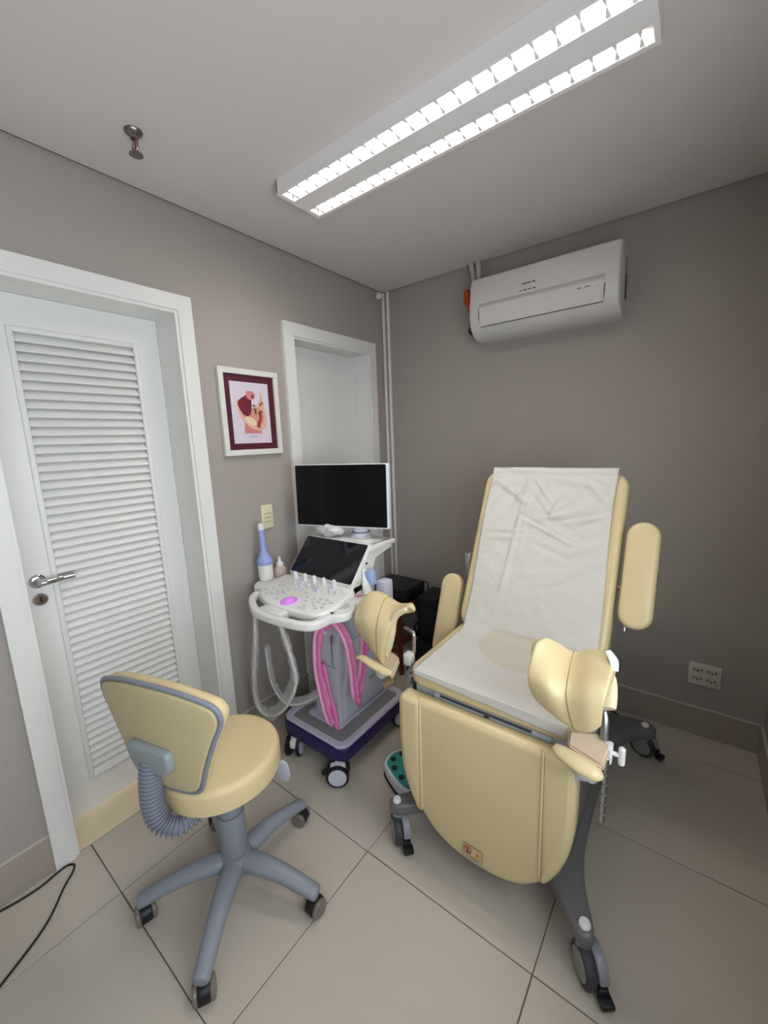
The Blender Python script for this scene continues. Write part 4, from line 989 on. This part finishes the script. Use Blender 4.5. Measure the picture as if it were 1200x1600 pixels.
pk2 = [(.465, -1.215, .60), (.485, -1.20, .690), (.520, -1.195, .722), (.575, -1.195, .735), (.630, -1.195, .68), (.650, -1.19, .58), (.648, -1.18, .46), (.640, -1.165, .395), (.618, -1.135, .355), (.615, -1.12, .40), (.635, -1.11, .50), (.645, -1.10, .62), (.640, -1.09, .72), (.655, -1.08, .800)]
for nm, pts, sd, lab_, side in (('probe_cable', pk1, 2, 'pink sleeved cable hanging in narrow loop to base tray', 1), ('probe_cable', pk2, 5, 'pink sleeved cable arching over white hook below console right side', 1)):
    Pp, rr = wob(pts, 8, .019, sd, .30)
    pass
pcb = out('cable', G().tube(pk1, .0085, 10, 8).tube(pk2, .0085, 10, 8), PINKL, lp_, 'pale pink cable')
gg = G()
for pts, sd, rd in ((pk1, 2, .027), (pk2, 5, .027)):
    Pp, rr = wob(pts, 8, rd, sd, .30)
    gg.tube([p+Vector((.010, .012, 0)) for p in Pp], rr, 14, 1, flat=.42, up=(.5, 1, 0), smooth=False)
out('pink_sleeve', gg, PINK, pcb, 'crinkled glossy pink plastic sleeve', angle=180)

# gel bottle
gb = thing('gel_bottle', 'small clear bottle with white dropper cap left of touch screen', 'bottle', (.085, -1.07, .826))
GM = Matrix.Translation((.088, -1.075, 0))
out('bottle_body', G().lathe([(0, .8265), (.034, .8265), (.036, .834), (.035, .850), (.028, .870), (.018, .880), (0, .881)], GM, 20), GELB, gb, 'clear rosy body')
out('cap', G().lathe([(0, .880), (.019, .880), (.019, .895), (.010, .901), (.006, .921), (.003, .927), (0, .927)], GM, 18), WPLAST, gb, 'white dropper cap')
out('coiled_cable', G().tube([(.13, -1.04, .83), (.14, -1.02, .88), (.165, -1.01, .905), (.195, -1.0, .89), (.205, -1.0, .85)], .007, 8).tube([(.15, -1.02, .83), (.165, -1.01, .87), (.19, -1.0, .88), (.22, -1.0, .865)], .007, 8), CABLEW, us, 'white cable loop behind the key panel')

# crumpled plastic bag on the shelf
gb_ = G().ell((.295, -.90, 1.062), .085, .055, .040, seg=22, rg=14)
for v in gb_.b.verts:
    n_ = noise.noise(v.co*26)*.014+noise.noise(v.co*60)*.006
    d_ = (v.co-Vector((.295, -.90, 1.062))).normalized(); v.co += d_*n_
    v.co.z = max(v.co.z, 1.0225)
out('crumpled_bag', gb_, mat('bag_film', '#e2e3e4', .3, var=.03, bump=.5, bscale=40, alpha=.9), None, 'crumpled white plastic bag on shelf below the monitor', angle=25, loc=(.295, -.90, 1.022), cat='bag')
out('white_packet', G().box(-.04, .04, -.018, .018, 0, .014, .003, M=Matrix.Translation((.53, -.915, 1.0225)) @ Matrix.Rotation(.15, 4, 'Z')), WPLAST, None, 'small flat white packet on shelf right of monitor neck', loc=(.53, -.915, 1.022), cat='packet')

# ------------------------------------------------------------------ behind: wooden stand, black boxes, ups, cables
wst = thing('wooden_stand', 'dark red-brown wooden stand under the black boxes in the corner', 'stand', (.20, -.24, 0))
out('top', G().pad(rrect(.30, .30, .02, 3, .195, -.24), .045, plane_z(.405), .005, 2), WOODR, wst)
for sx in (-1, 1):
    for sy in (-1, 1):
        out('leg', G().tube([(.195+sx*.115, -.24+sy*.115, .41), (.195+sx*.145, -.24+sy*.145, .0)], [.024, .021], 4, 2), WOODR, wst, angle=30)
for a in (((.06, -.37, .14), (.33, -.37, .14)), ((.33, -.37, .20), (.33, -.11, .20))): out('stretcher', G().tube(a, .012, 8, 2), WOODR, wst)
bx = thing('device_box', 'flat black box with grey front edge lying on wooden stand', 'box', (.18, -.25, .45))
out('case', G().box(.055, .345, -.33, -.09, .452, .545, .006), BLACK, bx)
out('front_panel', G().box(.050, .215, -.372, -.328, .452, .530, .004), BOXG, bx, 'dark grey front')
pt = thing('power_tower', 'tall black power unit standing against wall behind left armrest', 'power unit', (.44, -.13, 0))
out('case', G().box(.375, .51, -.24, -.03, .0, .49, .006), BLACK, pt)
out('base_block', G().box(.37, .52, -.30, -.02, .0, .19, .006), mat('navy_black', '#14161f', .5), pt)
gv = G()
for k in range(8): gv.box(.40, .485, -.2415, -.2395, .25+k*.022, .258+k*.022)
out('vent_slot', gv, BOXG, pt)
out('power_cable', G().tube([(.285, -.05, .325), (.30, -.075, .33), (.30, -.085, .30), (.30, -.07, .255), (.32, -.07, .21), (.355, -.20, .20), (.362, -.25, .23), (.362, -.25, .29), (.36, -.20, .285), (.355, -.16, .24), (.355, -.16, .16), (.358, -.18, .06), (.358, -.20, .008)], .007, 8, 8), BLACK, None, 'black looped power cable hanging from the white wall socket', loc=(.28, -.1, .3), cat='cable')
out('device_cable', G().tube([(.3475, -.09, .535), (.36, -.08, .52), (.368, -.08, .42), (.360, -.10, .25), (.355, -.20, .10), (.34, -.33, .007)], .005, 8, 8), mat('slate_cable', '#3a3d4c', .5), None, 'slate grey cable dropping beside the wooden stand', loc=(.36, -.1, .3), cat='cable')
ws_tip = None

# ------------------------------------------------------------------ low step between machine and chair
stp = thing('foot_step', 'low white step with teal top and black grip dots beside chair caster', 'step', (.82, -1.03, 0))
fo = smooth2([(.745, -1.10), (.722, -1.06), (.725, -1.01), (.765, -.955), (.83, -.93), (.95, -.95), (1.0, -1.02), (.99, -1.12), (.92, -1.155), (.85, -1.15)], 4)
out('foot_base', G().pad([(.86+(x-.86)*1.02, -1.04+(y+1.04)*1.02) for x, y in fo], .012, plane_z(0.0), .003, 2), RUBBER, stp, 'black rubber foot')
out('body', G().pad(fo, .050, plane_z(.012), .008, 3), mat('step_white', '#d9dde2', .4), stp)
out('top_plate', G().pad([(.86+(x-.86)*.90, -1.04+(y+1.04)*.88) for x, y in fo], .003, plane_z(.0615), .001, 1), TEAL, stp, 'teal patterned top')
for (x, y) in ((.770, -1.000), (.757, -1.050), (.790, -1.088), (.845, -1.112), (.83, -.975), (.84, -1.04), (.90, -1.06), (.91, -.99)):
    out('grip_dot', G().lathe([(0, .064), (.013, .064), (.0125, .0665), (0, .067)], Matrix.Translation((x, y, 0)), 18), BLACK, stp)

# floor cables
out('floor_cable', G().tube([(-.0+.016, -2.30, .0035), (.035, -2.225, .0035), (.040, -2.165, .0035), (.030, -2.115, .0035), (.028, -2.085, .0035), (.045, -2.068, .0035), (.072, -2.080, .0035), (.11, -2.115, .0035), (.205, -2.192, .0035), (.29, -2.32, .0035), (.40, -2.50, .0035)], .0034, 8, 10), BLACK, None, 'thin black cable looping on the floor by the louvred door', loc=(.04, -2.1, 0), cat='cable')
out('floor_cable', G().tube([(1.45, -.035, .0045), (1.50, -.055, .0045), (1.55, -.088, .0045), (1.585, -.15, .0045), (1.57, -.25, .0045)], .0042, 8, 8), BLACK, None, 'short dark cable on floor behind the exam chair', loc=(1.5, -.06, 0), cat='cable')
